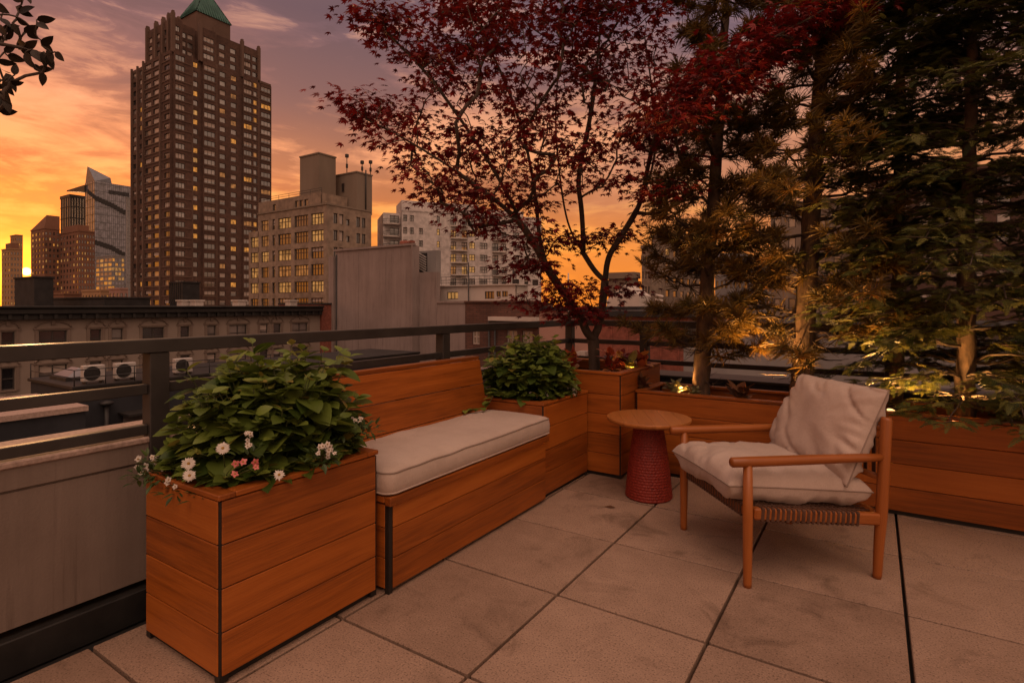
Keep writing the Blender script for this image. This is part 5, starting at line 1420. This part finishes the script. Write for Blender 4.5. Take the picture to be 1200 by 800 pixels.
# ---- row house with cornice --------------------------------------------
def rowhouse():
    X = -68.0; ya, yb = ycol((-60, 375), X)
    B = Building('row_house', 'long pale row house with dark cornice and arched window hoods', 'building', (X, ya, GZ)); hol = []
    for (a, b) in ((-150, -60), (5, 52), (135, 233), (313, 352), (388, 427), (495, 570), (627, 658), (720, 750), (797, 857), (903, 930), (950, 975), (1015, 1068)):
        p, q = ycol((a * .3375, b * .3375), X)
        if p < ya + .5: continue
        for k, zt in enumerate((-1.25, -4.65, -8.05)):
            if k == 2 and a > 320: continue
            hol.append((p - ya, q - ya, zt - 2.05, zt, {'mul': 2 if q - p > 2 else 1, 'fw': .10, 'bar': .5, 'pane': 0 if rnd.random() < .75 else 1, 'blind': rnd.choice((0, 0, 0, .35)), 'arch': True}))
    B.facade(np.array([X, ya, 0]), EY, EX, yb - ya, GZ, .0, hol, .28); B.box(X - 14, X - .5, ya, yb, GZ, .55)
    B.done(['row_facade'], frame='win_frame')
    m = MB(); m.aabb(X - .6, X + .55, ya, yb, -.12, .35); m.aabb(X - .6, X + .85, ya, yb, .35, .95, bev=.1); m.aabb(X - .6, X + 1.05, ya, yb, .95, 1.18, bev=.05)
    y = ya + .5
    while y < yb - .3: m.aabb(X, X + .75, y - .14, y + .14, -.10, .349); y += 1.15
    m.build('cornice', 'cornice_dark', B.t)
    # brick end strip
    y2 = onx(386, 300, X - .3)[1]; t = thing('brick_pier', 'narrow reddish brick end wall between the row house and the concrete wall', 'wall', (X, yb, GZ))
    m = MB(); m.aabb(X - 10, X + .3, yb + .01, y2 + .8, GZ, 1.35); m.aabb(X - 10, X + .42, yb - .1, y2 + .9, 1.351, 1.6, 1); m.build('wall', ['red_brick_plain', 'roof_dark'], t)
rowhouse()

# roof clutter beyond the cornice
def roofbox(name, label, cat, u0, u1, v0, v1, d, mat, dep=6, extra=None):
    p = at(u0, v1, d); q = at(u1, v0, d); Y = p[1]; X0 = p[0]; X1 = ony(u1, 300, Y)[0]
    z0 = CH + (YH - v1) * d / FOC; z1 = CH + (YH - v0) * d / FOC
    t = thing(name, label, cat, ((X0 + X1) / 2, Y, z0)); m = MB(); m.aabb(X0, X1, Y, Y + dep, z0 - 2.5, z1, bev=.05); m.build('body', mat, t)
    m = MB(); m.aabb(X0 - .12, X1 + .12, Y - .12, Y + dep + .12, z1 + .002, z1 + .22); m.build('cap', mat, t)
    if extra: extra(t, X0, X1, Y, z0, z1)
    return t
roofbox('roof_bulkhead', 'dark boxy roof bulkhead in front of the setting sun', 'rooftop box', 17, 40, 327, 356, 82, 'roof_dark', 2.2)
def legs(t, X0, X1, Y, z0, z1):
    m = MB()
    for k in range(7): x = X0 + (X1 - X0) * k / 6; m.aabb(x - .05, x + .05, Y - .10, Y - .012, z0, z1)
    m.build('rib', 'metal_dark', t)
roofbox('roof_unit', 'dark ribbed rooftop unit in front of the brick tower', 'rooftop box', 199, 214, 332, 356, 88, 'roof_dark', 2.6, extra=legs)
roofbox('roof_bulkhead', 'long low dark roof line left of the brick tower', 'rooftop box', 60, 122, 350.5, 358, 90, 'roof_dark')
for (u0, u1, lab) in ((207, 213, 'white air conditioner box on the roof left of two under the dark ribbed unit'), (222, 229, 'white air conditioner box on the roof right of two under the dark ribbed unit'), (272, 279, 'small white vent box on the row house roof before the beige office'), (334, 340, 'low white box at the foot of the beige office')):
    roofbox('roof_ac_box', lab, 'air conditioner', u0, u1, 353.0, 358, 80, 'metal_light', 1.2)

# ---- dark rear building with air conditioners --------------------------
def rear():
    zt = -4.1; c = at(87, 457, 35.0); x1, y0 = c[0], c[1]; x0 = ony(36, 300, y0)[0]; y1 = 46.0
    t = thing('rear_building', 'dark navy rear extension with a flat roof behind the left railing', 'building', (x1, y0, GZ))
    m = MB(); m.aabb(x0, x1, y0, y1, GZ, zt); m.build('wall', 'navy_wall', t)
    m = MB(); m.aabb(x0 - .15, x1 + .15, y0 - .15, y1, zt + .002, zt + .22, bev=.03); m.build('roof_edge', 'cornice_dark', t)
    m = MB(); zr = zt + .22
    P = [(x0, y0)] + [(x1, y0 + k * 1.7) for k in range(12)]
    for (x, y) in P: m.tube([(x, y, zr), (x, y, zr + 1.0)], .035, 4)
    for h in (.5, 1.0): m.tube([(x0, y0, zr + h), (x1, y0, zr + h), (x1, y0 + 18.7, zr + h)], .03, 4)
    m.build('roof_rail', 'metal_dark', t)
    m = MB(); p = onx(125, 478, x1 + .4); m.tube([(p[0], p[1], -9), (p[0], p[1], -5.3)], .14, 8); m.lathe((p[0], p[1], -5.3), [(.16, 0), (.4, .1), (.4, .25), (.1, .35)], 10); m.build('vent_pipe', 'metal_dark', t)
    p0 = onx(138, 485, x1); p1 = onx(182, 485, x1); m = MB(); m.aabb(x1 + .002, x1 + 1.6, p0[1], p1[1], -6.05, -5.9); m.build('awning', 'cornice_dark', t)
    m = MB(); m.aabb(x1 + .003, x1 + .06, p0[1] + .3, p1[1] - .3, -7.6, -6.15); m.build('window', 'glass_grey', t)
    # skylight
    s = thing('skylight', 'small pale domed skylight on the dark rear roof', 'skylight', (x1 - 4.5, y0 + 1.5, zt + .22)); m = MB()
    m.aabb(x1 - 6.0, x1 - 3.2, y0 + .6, y0 + 2.6, zt + .221, zt + .45); m.build('curb', 'metal_dark', s)
    m = MB(); A = [(x1 - 5.9, y0 + .7), (x1 - 3.3, y0 + .7), (x1 - 3.3, y0 + 2.5), (x1 - 5.9, y0 + 2.5)]; za = zt + .46; r0, r1 = (x1 - 5.2, y0 + 1.6, za + .55), (x1 - 4.0, y0 + 1.6, za + .55)
    V = [(a, b, za) for a, b in A] + [r0, r1]; m.add(V, [(0, 1, 5, 4), (1, 2, 5), (2, 3, 4, 5), (3, 0, 4)]); m.build('pane', 'glass_curtain', s)
    # air conditioners
    def ac(label):
        a = thing('air_conditioner', label, 'air conditioner', (0, 0, 0), 0, 'air conditioners on the rear roof')
        m = MB(); m.aabb(-.22, .22, -.55, .55, .12, 1.05, bev=.03); m.build('casing', 'metal_light', a)
        m = MB(); m.tube([(.221, -.12 + .40 * math.cos(q), .58 + .40 * math.sin(q)) for q in np.linspace(0, 2 * PI, 25)[:-1]], .02, 5, closed=True)
        for k in range(5): m.tube([(.232, -.12 + (.08 + .075 * k) * math.cos(q), .58 + (.08 + .075 * k) * math.sin(q)) for q in np.linspace(0, 2 * PI, 17)[:-1]], .006, 4, closed=True)
        m.build('fan_grille', 'metal_dark', a)
        m = MB(); V = [(.2225, -.12, .58)] + [(.2225, -.12 + .38 * math.cos(q), .58 + .38 * math.sin(q)) for q in np.linspace(0, 2 * PI, 25)[:-1]]; m.add(V, [(0, k, k % 24 + 1) for k in range(1, 25)]); m.build('fan', 'black_fan', a)
        
        for y_ in (-.45, .38): m = MB(); m.aabb(-.26, .26, y_, y_ + .07, 0, .119); m.build('foot', 'metal_dark', a)
        return a
    a0 = None
    for (u, d, sc_, lab) in ((109, 36.5, 1.12, 'pale air conditioner nearest the skylight on the rear roof'), (146, 37.5, 1.12, 'pale air conditioner just left of the railing post on the rear roof'), (214, 38.5, 1.12, 'pale air conditioner right of the railing post on the rear roof')):
        p = at(u, 450, d); x = x1 - .9
        p = onx(u, 450, x)
        if a0 is None: a0 = ac(lab); o = a0; o.location = (x, p[1], zt + .221)
        else: o = dup(a0, (x, p[1], zt + .221), 0, lab)
        o.scale = (sc_,) * 3
    # low block lower left
    c = at(33, 490, 30.0); t = thing('shed_roof', 'low dark block with a pale roof edge at the left edge behind the railing', 'building', (c[0], c[1], GZ))
    m = MB(); m.aabb(c[0] - 8, c[0], c[1] - 6, c[1] + 2.6, GZ, c[2]); m.build('wall', 'navy_wall', t)
    m = MB(); m.aabb(c[0] - 8, c[0] + .15, c[1] - 6, c[1] + 2.7, c[2] + .002, c[2] + .3); m.build('roof_edge', 'coping_stone', t)
    # small roofs between, far side of the left railing
    c = at(200, 492, 30.0); t = thing('low_roof', 'low flat dark roof with pale edge seen under the bush left of the bench', 'building', (c[0], c[1], GZ))
    m = MB(); m.aabb(c[0], c[0] + 8, c[1], c[1] + 14, GZ, c[2]); m.build('wall', 'roof_dark', t); m = MB(); m.aabb(c[0] - .1, c[0] + 8.1, c[1] - .1, c[1] + 14, c[2] + .002, c[2] + .25); m.build('roof_edge', 'coping_stone', t)
rear()

# ---- far skyline ---------------------------------------------------------
def block(name, label, uc, v, d, ul, ur, mat, cols_l, cols_r, fh=3.1, n=14, glow_p=.2, glassy=False, cat='building', frame='win_frame', extra=None, zlow=0):
    x0, x1, y0, y1, zt = px_corner(uc, v, d, ul, ur)
    B = Building(name, label, cat, (x1, y0, GZ)); n = min(n, int((zt - zlow) / fh))
    def op(): 
        r = rnd.random(); return {'fw': .12, 'pane': (2 if rnd.random() < .6 else 3) if r < glow_p else (7 if glassy else (0 if rnd.random() < .6 else 1))}
    def hl(W_, nc):
        h = []
        cw = W_ / nc
        for i in range(nc):
            for k in range(n):
                z1 = zt - 1.6 - fh * k; h.append((cw * (i + (.06 if glassy else .24)), cw * (i + (.94 if glassy else .76)), z1 - (2.5 if glassy else 1.6), z1, op()))
        return h
    B.facade(np.array([x0, y0, 0]), EX, -EY, x1 - x0, GZ, zt, hl(x1 - x0, cols_l) if cols_l else [], .25)
    B.facade(np.array([x1, y0, 0]), EY, EX, y1 - y0, GZ, zt, hl(y1 - y0, cols_r) if cols_r else [], .25)
    B.box(x0 + .3, x1 - .35, y0 + .35, y1 - .3, GZ, zt - .02)
    B.wall.obox(np.array([x0, y0, 0]), EX, -EY, -.2, x1 - x0 + .2, -.3, .25, zt, zt + .7); B.wall.obox(np.array([x1, y0, 0]), EY, EX, .31, y1 - y0, -.3, .25, zt, zt + .7)
    B.done([mat], frame=frame)
    if extra: extra(B, x0, x1, y0, y1, zt)
    return B
def mech(B, x0, x1, y0, y1, zt):
    m = MB(); m.aabb(x0 + (x1 - x0) * .2, x1 - (x1 - x0) * .15, y0 + 1, y1 - 1, zt + .01, zt + 4); m.build('bulkhead', 'far_brick', B.t)
block('far_tower', 'pale tan far tower at the left edge of the skyline', 12, 292, 330, 2, 26.2, 'far_tan', 3, 4, 3.3, 12, .10, extra=mech)
block('far_tower', 'tall tan far tower standing against the left side of the setting sun', 19, 276, 360, 12, 26.8, 'far_tan', 3, 3, 3.3, 14, .15)
def wedge(B, x0, x1, y0, y1, zt):
    m = MB(); V = [(x0, y0, zt + .71), (x1, y0, zt + .71), (x1, y1, zt + .71), (x0, y1, zt + .71), (x0, y0 + 1, zt + 1.5), (x1, y0 + 1, zt + 7.5), (x1, y1, zt + 7.5), (x0, y1, zt + 1.5)]
    m.add(V, [(0, 1, 5, 4), (1, 2, 6, 5), (2, 3, 7, 6), (3, 0, 4, 7), (4, 5, 6, 7)]); m.build('sloped_roof', 'far_brick', B.t)
block('far_tower', 'brown brick far tower with a sloped wedge roof', 52, 268, 300, 36.2, 70, 'far_brick', 4, 4, 3.0, 15, .22, extra=wedge)
block('far_tower', 'brown brick far tower dotted with lit windows, flat roofed', 92, 271, 292, 66.5, 111, 'far_brick', 7, 6, 3.0, 14, .26, extra=mech)
def banded_tower():
    x0, x1, y0, y1, zt = px_corner(82, 228, 640, 71, 101)
    t = thing('glass_tower', 'dark blue glass tower with vertical bands left of the observation deck tower', 'building', (x1, y0, GZ))
    m = MB(); m.aabb(x0, x1, y0, y1, GZ, zt); m.build('facade', 'glass_curtain_dark', t); m = MB()
    for k in range(6): y = y0 + (y1 - y0) * (k + .15) / 6; m.aabb(x1, x1 + .5, y, y + (y1 - y0) * .08, GZ, zt - 3)
    for k in range(4): x = x0 + (x1 - x0) * (k + .5) / 4; m.aabb(x - .6, x + .6, y0 - .5, y0, GZ, zt - 3)
    m.aabb(x0 - .6, x1 + .6, y0 - .6, y1 + .6, zt - 3, zt + .5)
    for k in range(9): z = zt - 14 - 13 * k; m.aabb(x0 - .3, x1 + .3, y0 - .3, y1 + .3, z, z + 1.2)
    m.build('mullion', 'metal_dark', t)
banded_tower()
def deck_tower():
    x0, x1, y0, y1, zt = px_corner(111, 212, 600, 100, 153.5)
    t = thing('glass_tower', 'silvery glass skyscraper with slanted crown and pointed observation deck', 'building', (x1, y0, GZ))
    m = MB(); m.aabb(x0, x1, y0, y1, GZ, zt); m.build('facade', 'glass_curtain', t)
    m = MB(); z = GZ
    while z < zt:
        m.aabb(x0 - .3, x1 + .35, y0 - .35, y1, z, z + .5); z += 8.4
    for k in range(19): y = y0 + (y1 - y0) * k / 18; m.aabb(x1, x1 + .25, y - .2, y + .2, GZ, zt)
    for k in range(5): x = x0 + (x1 - x0) * k / 4; m.aabb(x - .2, x + .2, y0 - .25, y0, GZ, zt)
    m.build('mullion', 'glass_curtain_dark', t)
    m = MB(); xa = onx(131, 300, x1)[1]; h = 15.5
    V = [(x0, y0, zt), (x1, y0, zt), (x1, xa, zt), (x0, xa, zt), (x0 + 2, y0 + 2, zt + h), (x0 + 5, xa, zt + h * .55)]
    m.add([(x0, y0, zt + .01), (x1, y0, zt + .01), (x1, xa, zt + .01), (x0, xa, zt + .01), (x0 + 4, y0 + .5, zt + h + 3), (x0 + 8, y0 + .5, zt + h), (x1 - .5, xa - 1, zt + 6), (x0 + 3, xa - 1, zt + 6)], [(0, 1, 5, 4), (1, 2, 6, 5), (2, 3, 7, 6), (3, 0, 4, 7), (4, 5, 6, 7)]); m.build('crown', 'glass_curtain_dark', t)
    # triangular deck
    zd = CH + (YH - 216) * 600 / FOC; tip = ony(83, 300, y0 + 6)[0]; m = MB()
    V = [(tip, y0 + 2, zd + 3), (x0 + 3, y0 - 2, zd + 1.5), (x0 + 3, y0 + 18, zd + 1.5), (tip, y0 + 2, zd + 1.5), (x0 + 3, y0 - 2, zd - 6), (x0 + 3, y0 + 18, zd - 6)]
    m.add(V, [(0, 1, 2), (3, 5, 4), (0, 3, 4, 1), (1, 4, 5, 2), (2, 5, 3, 0)]); m.build('observation_deck', 'metal_dark', t)
    # stepped dark band down the street face
    def band(us, m):
        for (u0, v0), (u1, v1) in zip(us[:-1], us[1:]):
            p = onx(u0, v0, x1); q = onx(u1, v1, x1); n = 5
            for k in range(n):
                a = p + (q - p) * k / n; b = p + (q - p) * (k + 1) / n; m.aabb(x1 + .3, x1 + .9, a[1], b[1], a[2] - 5, a[2])
    
    for us_ in ([(102, 222), (112, 230), (130, 238), (147, 248)], [(110, 281), (128, 287), (146, 297)]): m = MB(); band(us_, m); m.build('dark_band', 'metal_dark', t)
    m = MB(); r = random.Random(3); a = onx(127, 222, x1); b = onx(151.5, 224, x1)
    for k in range(15):
        y = a[1] + (b[1] - a[1]) * (k + .1) / 15; m.aabb(x1 + .26, x1 + .5, y, y + (b[1] - a[1]) / 15 * .7, a[2] - 4.4 - r.random(), a[2] - .6)
    m.build('rooftop_lettering', 'metal_dark', t)
deck_tower()
block('far_tower', 'slim grey tower slice against the left side of the brick tower', 148.5, 232, 560, 147.5, 158, 'grey_stucco', 0, 4, 3.6, 26, .02)
block('glass_tower', 'dark glass building with windows glowing for golden reflections below the deck tower', 131, 300, 430, 112, 146, 'grey_stucco', 4, 4, 3.6, 9, .42, True)  # golden reflections are glow put into the panes
block('far_house', 'low cream building at the foot of the far towers', 118, 341, 230, 96, 128, 'far_tan', 6, 3, 3.0, 2, .1)
block('far_house', 'low reddish building at the foot of the far towers', 75, 345, 210, 58, 95, 'far_brick', 6, 4, 3.0, 1, .15)
block('far_house', 'small peach coloured house beside the brick tower base', 140, 339, 240, 127.5, 150, 'rose_stucco', 3, 2, 3.0, 2, .0)

# ---- right of the maple ----------------------------------------------------
block('stepped_building', 'beige stepped apartment building glimpsed left of the first pine', 762, 291, 120, 752, 775, 'beige_stone', 3, 0, 3.3, 7, .05)
block('stepped_building', 'taller beige block with dark windows behind the first pine', 768, 279, 125, 763.5, 836, 'beige_stone', 1, 9, 3.3, 7, .05)
block('stepped_building', 'grey apartment block hidden behind the two pines', 870, 300, 110, 838, 905, 'grey_stucco', 6, 4, 3.2, 8, .05)
block('apartment_slab', 'tall grey apartment slab showing in gaps behind the thicker pine', 1010, 235, 80, 903, None, 'beige_dark', 6, 0, 3.1, 10, .04)
block('apartment_slab', 'wide dark brick apartment slab showing in gaps behind the bushy conifer', 1420, 170, 80, 1016, None, 'tower_brick', 12, 0, 3.1, 12, .04)
def right():
    # white gabled wall with a brown flat roof block behind it
    Y = 46.0; xa, xb = xcol((711, 749), Y); d = Y
    t = thing('gabled_house', 'white house wall with a sloping gable seen through the maple and pine', 'building', (xa, Y, GZ)); m = MB()
    z = lambda v, u: ony(u, v, Y)[2]
    V = [(xa, Y, GZ), (xb, Y, GZ), (xb, Y, z(346, 748)), (xcol((731,), Y)[0], Y, z(334, 731)), (xa, Y, z(352, 712))]; Vb = [(a, Y + 3, c) for a, b, c in V]
    m.add(V + Vb, [(0, 1, 2, 3, 4), (5, 9, 8, 7, 6), (0, 5, 6, 1), (1, 6, 7, 2), (2, 7, 8, 3), (3, 8, 9, 4), (4, 9, 5, 0)]); m.build('wall', 'white_paint', t)
    m = MB(); c = ony(729.5, 362, Y - .6); m.lathe((c[0], Y - .6, c[2] - .3), [(.22, 0), (.22, .5), (.16, .6), (.16, .9), (.2, .95)], 8); m.build('roof_vent', 'red_brick_plain', t)
    m = MB()
    for k in range(4): c0 = ony(770, 347 + 5 * k, Y - 2); m.tube([ony(768 + 9 * math.sin(q), 346 + 5.2 * k + 3 * math.sin(q * .5), Y - 2) for q in np.linspace(0, PI / 2, 6)], .13, 5)
    m.build('fire_balcony', 'white_paint', t)
    block('flat_house', 'brown flat roofed building behind the white gable', 742, 326, 62, 713, 748, 'beige_dark', 0, 0, 3, 1, 0)
    # long red brick building
    Y = 26.0; xa, xb = xcol((690, 806), Y); zt = ony(745, 371, Y)[2]
    t = thing('brick_building', 'long red brick building with a dark roof edge beyond the far railing', 'building', (xa, Y, GZ)); m = MB(); m.aabb(xa, xb, Y, Y + 12, GZ, zt); 
    for k in range(6): x = xa + (xb - xa) * (k + .5) / 6; m.aabb(x - .04, x + .04, Y - .05, Y - .003, GZ, zt - .5)
    m.build('wall', 'red_brick_plain', t)
    m = MB(); m.aabb(xa - .2, xb + .2, Y - .25, Y + 12, zt + .002, zt + .28); m.build('roof_edge', 'roof_dark', t)
    Y = 36.0; xa, xb = xcol((632, 700), Y); zt = ony(660, 364, Y)[2]
    t = thing('stucco_building', 'rose stucco low building with dark roof right of the brown brick one', 'building', (xb, Y, GZ)); m = MB(); m.aabb(xa, xb + 3, Y, Y + 10, GZ, zt); m.build('wall', 'rose_stucco', t)
    m = MB(); m.aabb(xa - .1, xb + 3, Y - .2, Y + 10, zt + .002, zt + .3); m.build('roof_edge', 'roof_dark', t)
    m = MB()
    for (u0, u1) in ((644, 657), (661, 668), (680, 690)): p, q = xcol((u0, u1), Y - .3); m.aabb(p, q, Y - .9, Y - .003, -2.5, -2.0)
    m.build('roof_unit', 'metal_light', t)
    m = MB(); p = ony(666, 360, Y - 1); m.tube([(p[0], Y - 1, GZ), (p[0], Y - 1, 3.5)], .05, 5); m.build('pole', 'metal_light', t)
    # grey wall close to the far railing
    Y = 16.0; xa, xb = xcol((801, 1330), Y); zt = ony(880, 386, Y)[2]
    t = thing('grey_building', 'grey stucco wall of the neighbouring building behind the pines and railing', 'building', (xa, Y, GZ)); m = MB(); m.aabb(xa, xb, Y, Y + 9, GZ, zt)
    for k in range(1, 8): x = xa + (xb - xa) * k / 8; m.aabb(x - .02, x + .02, Y - .012, Y - .002, GZ, zt - .1)
    m.build('wall', 'grey_stucco', t)
    m = MB(); m.aabb(xa - .1, xb, Y - .12, Y + 9, zt + .002, zt + .12); m.build('roof_edge', 'roof_dark', t)
right()

# ================================================================== LIGHT, SKY, CAMERA
sd = ray(31, 318); sd = sd / np.linalg.norm(sd)
sun_el = math.asin(sd[2]); sun_az = math.atan2(sd[0], sd[1])   # clockwise from +Y
w = bpy.data.worlds.new('World'); SC.world = w; w.use_nodes = True; nt = w.node_tree; nt.nodes.clear()
tc = N(nt, 'ShaderNodeTexCoord'); nrm = N(nt, 'ShaderNodeVectorMath', operation='NORMALIZE'); nt.links.new(tc.outputs['Generated'], nrm.inputs[0]); DIR = nrm.outputs[0]
sp = N(nt, 'ShaderNodeSeparateXYZ'); nt.links.new(DIR, sp.inputs[0]); DX, DY, DZ = sp.outputs
zc = math_n(nt, 'MAXIMUM', DZ, 0.0)
dot = N(nt, 'ShaderNodeVectorMath', operation='DOT_PRODUCT'); nt.links.new(DIR, dot.inputs[0]); dot.inputs[1].default_value = tuple(sd); SDOT = dot.outputs['Value']
hl = math_n(nt, 'SQRT', math_n(nt, 'ADD', math_n(nt, 'MULTIPLY', DX, DX), math_n(nt, 'ADD', math_n(nt, 'MULTIPLY', DY, DY), 1e-5)))
sh = np.array([sd[0], sd[1]]); sh /= np.linalg.norm(sh)
saz = math_n(nt, 'DIVIDE', math_n(nt, 'ADD', math_n(nt, 'MULTIPLY', DX, float(sh[0])), math_n(nt, 'MULTIPLY', DY, float(sh[1]))), hl)
def mrange(x, a, b):
    m_ = N(nt, 'ShaderNodeMapRange'); m_.interpolation_type = 'SMOOTHSTEP'; nt.links.new(x, m_.inputs['Value']); m_.inputs['From Min'].default_value = a; m_.inputs['From Max'].default_value = b
    return m_.outputs[0]
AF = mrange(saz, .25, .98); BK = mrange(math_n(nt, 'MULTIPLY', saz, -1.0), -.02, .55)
# cloud streaks: noise that is long in azimuth and short in elevation
nb = noise_n(nt, scaled(nt, DIR, (1.5, 1.5, 3.4)), 1.3, 3, .5, .4)
n1 = noise_n(nt, scaled(nt, DIR, (2.2, 2.2, 9.5)), 1.25, 9, .60, .55); n2 = noise_n(nt, scaled(nt, DIR, (5, 5, 19)), 1.6, 8, .62, .6)
zw = math_n(nt, 'MAXIMUM', math_n(nt, 'ADD', zc, math_n(nt, 'ADD', math_n(nt, 'MULTIPLY_ADD', nb, .20, -.10), math_n(nt, 'MULTIPLY_ADD', n1, .10, -.05))), 0.0)
r_sun = ramp(nt, [(0, (.93, .255, .018)), (.08, (.94, .265, .02)), (.13, (.92, .30, .038)), (.165, (.68, .20, .04)), (.20, (.46, .14, .055)), (.235, (.60, .205, .085)), (.27, (.80, .31, .145)), (.31, (.42, .165, .105)), (.36, (.26, .12, .115)), (.42, (.165, .095, .118)), (.52, (.115, .078, .112)), (.72, (.40, .25, .21)), (.9, (.56, .35, .25)), (1, (.60, .37, .27))]); nt.links.new(zw, r_sun.inputs[0])
r_away = ramp(nt, [(0, (.80, .24, .045)), (.10, (.77, .25, .065)), (.19, (.64, .235, .10)), (.28, (.50, .215, .135)), (.36, (.33, .17, .145)), (.44, (.165, .112, .155)), (.60, (.125, .09, .135)), (.76, (.40, .25, .21)), (.9, (.56, .35, .25)), (1, (.60, .37, .27))]); nt.links.new(zw, r_away.inputs[0])
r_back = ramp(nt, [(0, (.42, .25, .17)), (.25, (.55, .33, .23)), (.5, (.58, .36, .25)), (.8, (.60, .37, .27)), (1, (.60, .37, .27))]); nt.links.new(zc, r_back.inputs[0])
base = mixc(nt, AF, r_away.outputs[0], r_sun.outputs[0])
cl = math_n(nt, 'ADD', math_n(nt, 'MULTIPLY', n1, .62), math_n(nt, 'MULTIPLY', n2, .38))
dk = ramp(nt, [(.47, (0, 0, 0)), (.56, (1, 1, 1))]); nt.links.new(cl, dk.inputs[0])
lt = ramp(nt, [(.405, (1, 1, 1)), (.495, (0, 0, 0))]); nt.links.new(cl, lt.inputs[0])
dcol = ramp(nt, [(0, (.72, .19, .02)), (.12, (.58, .165, .035)), (.22, (.36, .125, .06)), (.32, (.18, .09, .088)), (.45, (.11, .07, .092)), (.7, (.3, .19, .16)), (1, (.9, .56, .44))]); nt.links.new(zc, dcol.inputs[0])
lcol = ramp(nt, [(0, (1.0, .40, .05)), (.15, (1.0, .42, .09)), (.28, (.90, .38, .19)), (.42, (.56, .27, .19)), (.7, (.5, .3, .24)), (1, (1.2, .76, .6))]); nt.links.new(zc, lcol.inputs[0])
fade = math_n(nt, 'MULTIPLY_ADD', AF, .62, .26)
sky = mixc(nt, math_n(nt, 'MULTIPLY', dk.outputs[0], fade), base, dcol.outputs[0])
sky = mixc(nt, math_n(nt, 'MULTIPLY', lt.outputs[0], fade), sky, lcol.outputs[0])
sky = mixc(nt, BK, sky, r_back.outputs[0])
# bright lobe added to the unseen sky as a soft overhead key light
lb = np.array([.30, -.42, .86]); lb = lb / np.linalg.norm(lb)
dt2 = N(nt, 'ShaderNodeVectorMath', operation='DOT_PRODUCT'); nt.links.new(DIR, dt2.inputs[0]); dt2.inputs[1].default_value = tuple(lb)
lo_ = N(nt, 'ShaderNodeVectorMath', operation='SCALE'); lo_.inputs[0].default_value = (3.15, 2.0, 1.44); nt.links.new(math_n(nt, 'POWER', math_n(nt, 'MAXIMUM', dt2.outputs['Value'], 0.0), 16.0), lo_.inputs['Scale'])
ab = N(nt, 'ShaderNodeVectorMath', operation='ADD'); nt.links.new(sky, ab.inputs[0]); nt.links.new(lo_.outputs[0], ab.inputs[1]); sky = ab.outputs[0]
# the sun itself and the light scattered round it
sc0 = math_n(nt, 'MAXIMUM', SDOT, 0.0)
g1 = math_n(nt, 'MULTIPLY', math_n(nt, 'POWER', sc0, 90.0), .10); g2 = math_n(nt, 'MULTIPLY', math_n(nt, 'POWER', sc0, 1800.0), 2.6)
gl = N(nt, 'ShaderNodeVectorMath', operation='SCALE'); gl.inputs[0].default_value = (1.0, .30, .01); nt.links.new(math_n(nt, 'ADD', g1, g2), gl.inputs['Scale'])
addg = N(nt, 'ShaderNodeVectorMath', operation='ADD'); nt.links.new(sky, addg.inputs[0]); nt.links.new(gl.outputs[0], addg.inputs[1])
disc = N(nt, 'ShaderNodeMapRange'); disc.interpolation_type = 'SMOOTHSTEP'; nt.links.new(SDOT, disc.inputs['Value']); disc.inputs['From Min'].default_value = math.cos(math.radians(.36)); disc.inputs['From Max'].default_value = math.cos(math.radians(.22))
ds = N(nt, 'ShaderNodeVectorMath', operation='SCALE'); ds.inputs[0].default_value = (5.0, 3.0, 1.0); nt.links.new(disc.outputs[0], ds.inputs['Scale'])
add2 = N(nt, 'ShaderNodeVectorMath', operation='ADD'); nt.links.new(addg.outputs[0], add2.inputs[0]); nt.links.new(ds.outputs[0], add2.inputs[1])
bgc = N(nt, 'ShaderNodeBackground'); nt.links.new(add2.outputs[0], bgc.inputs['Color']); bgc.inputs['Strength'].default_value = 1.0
st = N(nt, 'ShaderNodeTexSky'); st.sky_type = 'NISHITA'; st.sun_disc = False; st.sun_elevation = sun_el; st.sun_rotation = sun_az
bgn = N(nt, 'ShaderNodeBackground'); nt.links.new(mixc(nt, 1.0, st.outputs[0], (.75, .34, .18), 'MULTIPLY'), bgn.inputs['Color']); bgn.inputs['Strength'].default_value = .05
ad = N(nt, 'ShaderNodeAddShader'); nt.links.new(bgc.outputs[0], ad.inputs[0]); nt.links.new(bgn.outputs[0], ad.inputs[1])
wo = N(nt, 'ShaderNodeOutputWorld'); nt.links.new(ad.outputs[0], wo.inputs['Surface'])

sl = bpy.data.lights.new('sun', 'SUN'); sl.energy = 2.0; sl.angle = math.radians(.5); sl.color = (1.0, .50, .20)
so = bpy.data.objects.new('sun', sl); COL.objects.link(so); so.location = (-30, 10, 30); so.rotation_euler = Vector(-sd).to_track_quat('-Z', 'Y').to_euler()

cam = bpy.data.cameras.new('camera'); co = bpy.data.objects.new('camera', cam); COL.objects.link(co); SC.camera = co
co.location = (0, 0, CH); co.rotation_euler = (PI / 2, 0, TH)
cam.sensor_fit = 'HORIZONTAL'; cam.sensor_width = 36; cam.lens = 36 * FOC / 1200; cam.shift_y = (YH - 400) / 1200; cam.clip_end = 12000; cam.clip_start = .05
SC.view_settings.view_transform = 'Standard'; SC.view_settings.look = 'None'; SC.view_settings.exposure = 0.10; SC.view_settings.gamma = 1
SC.render.film_transparent = False
SC.cycles.max_bounces = 6; SC.cycles.use_denoising = True
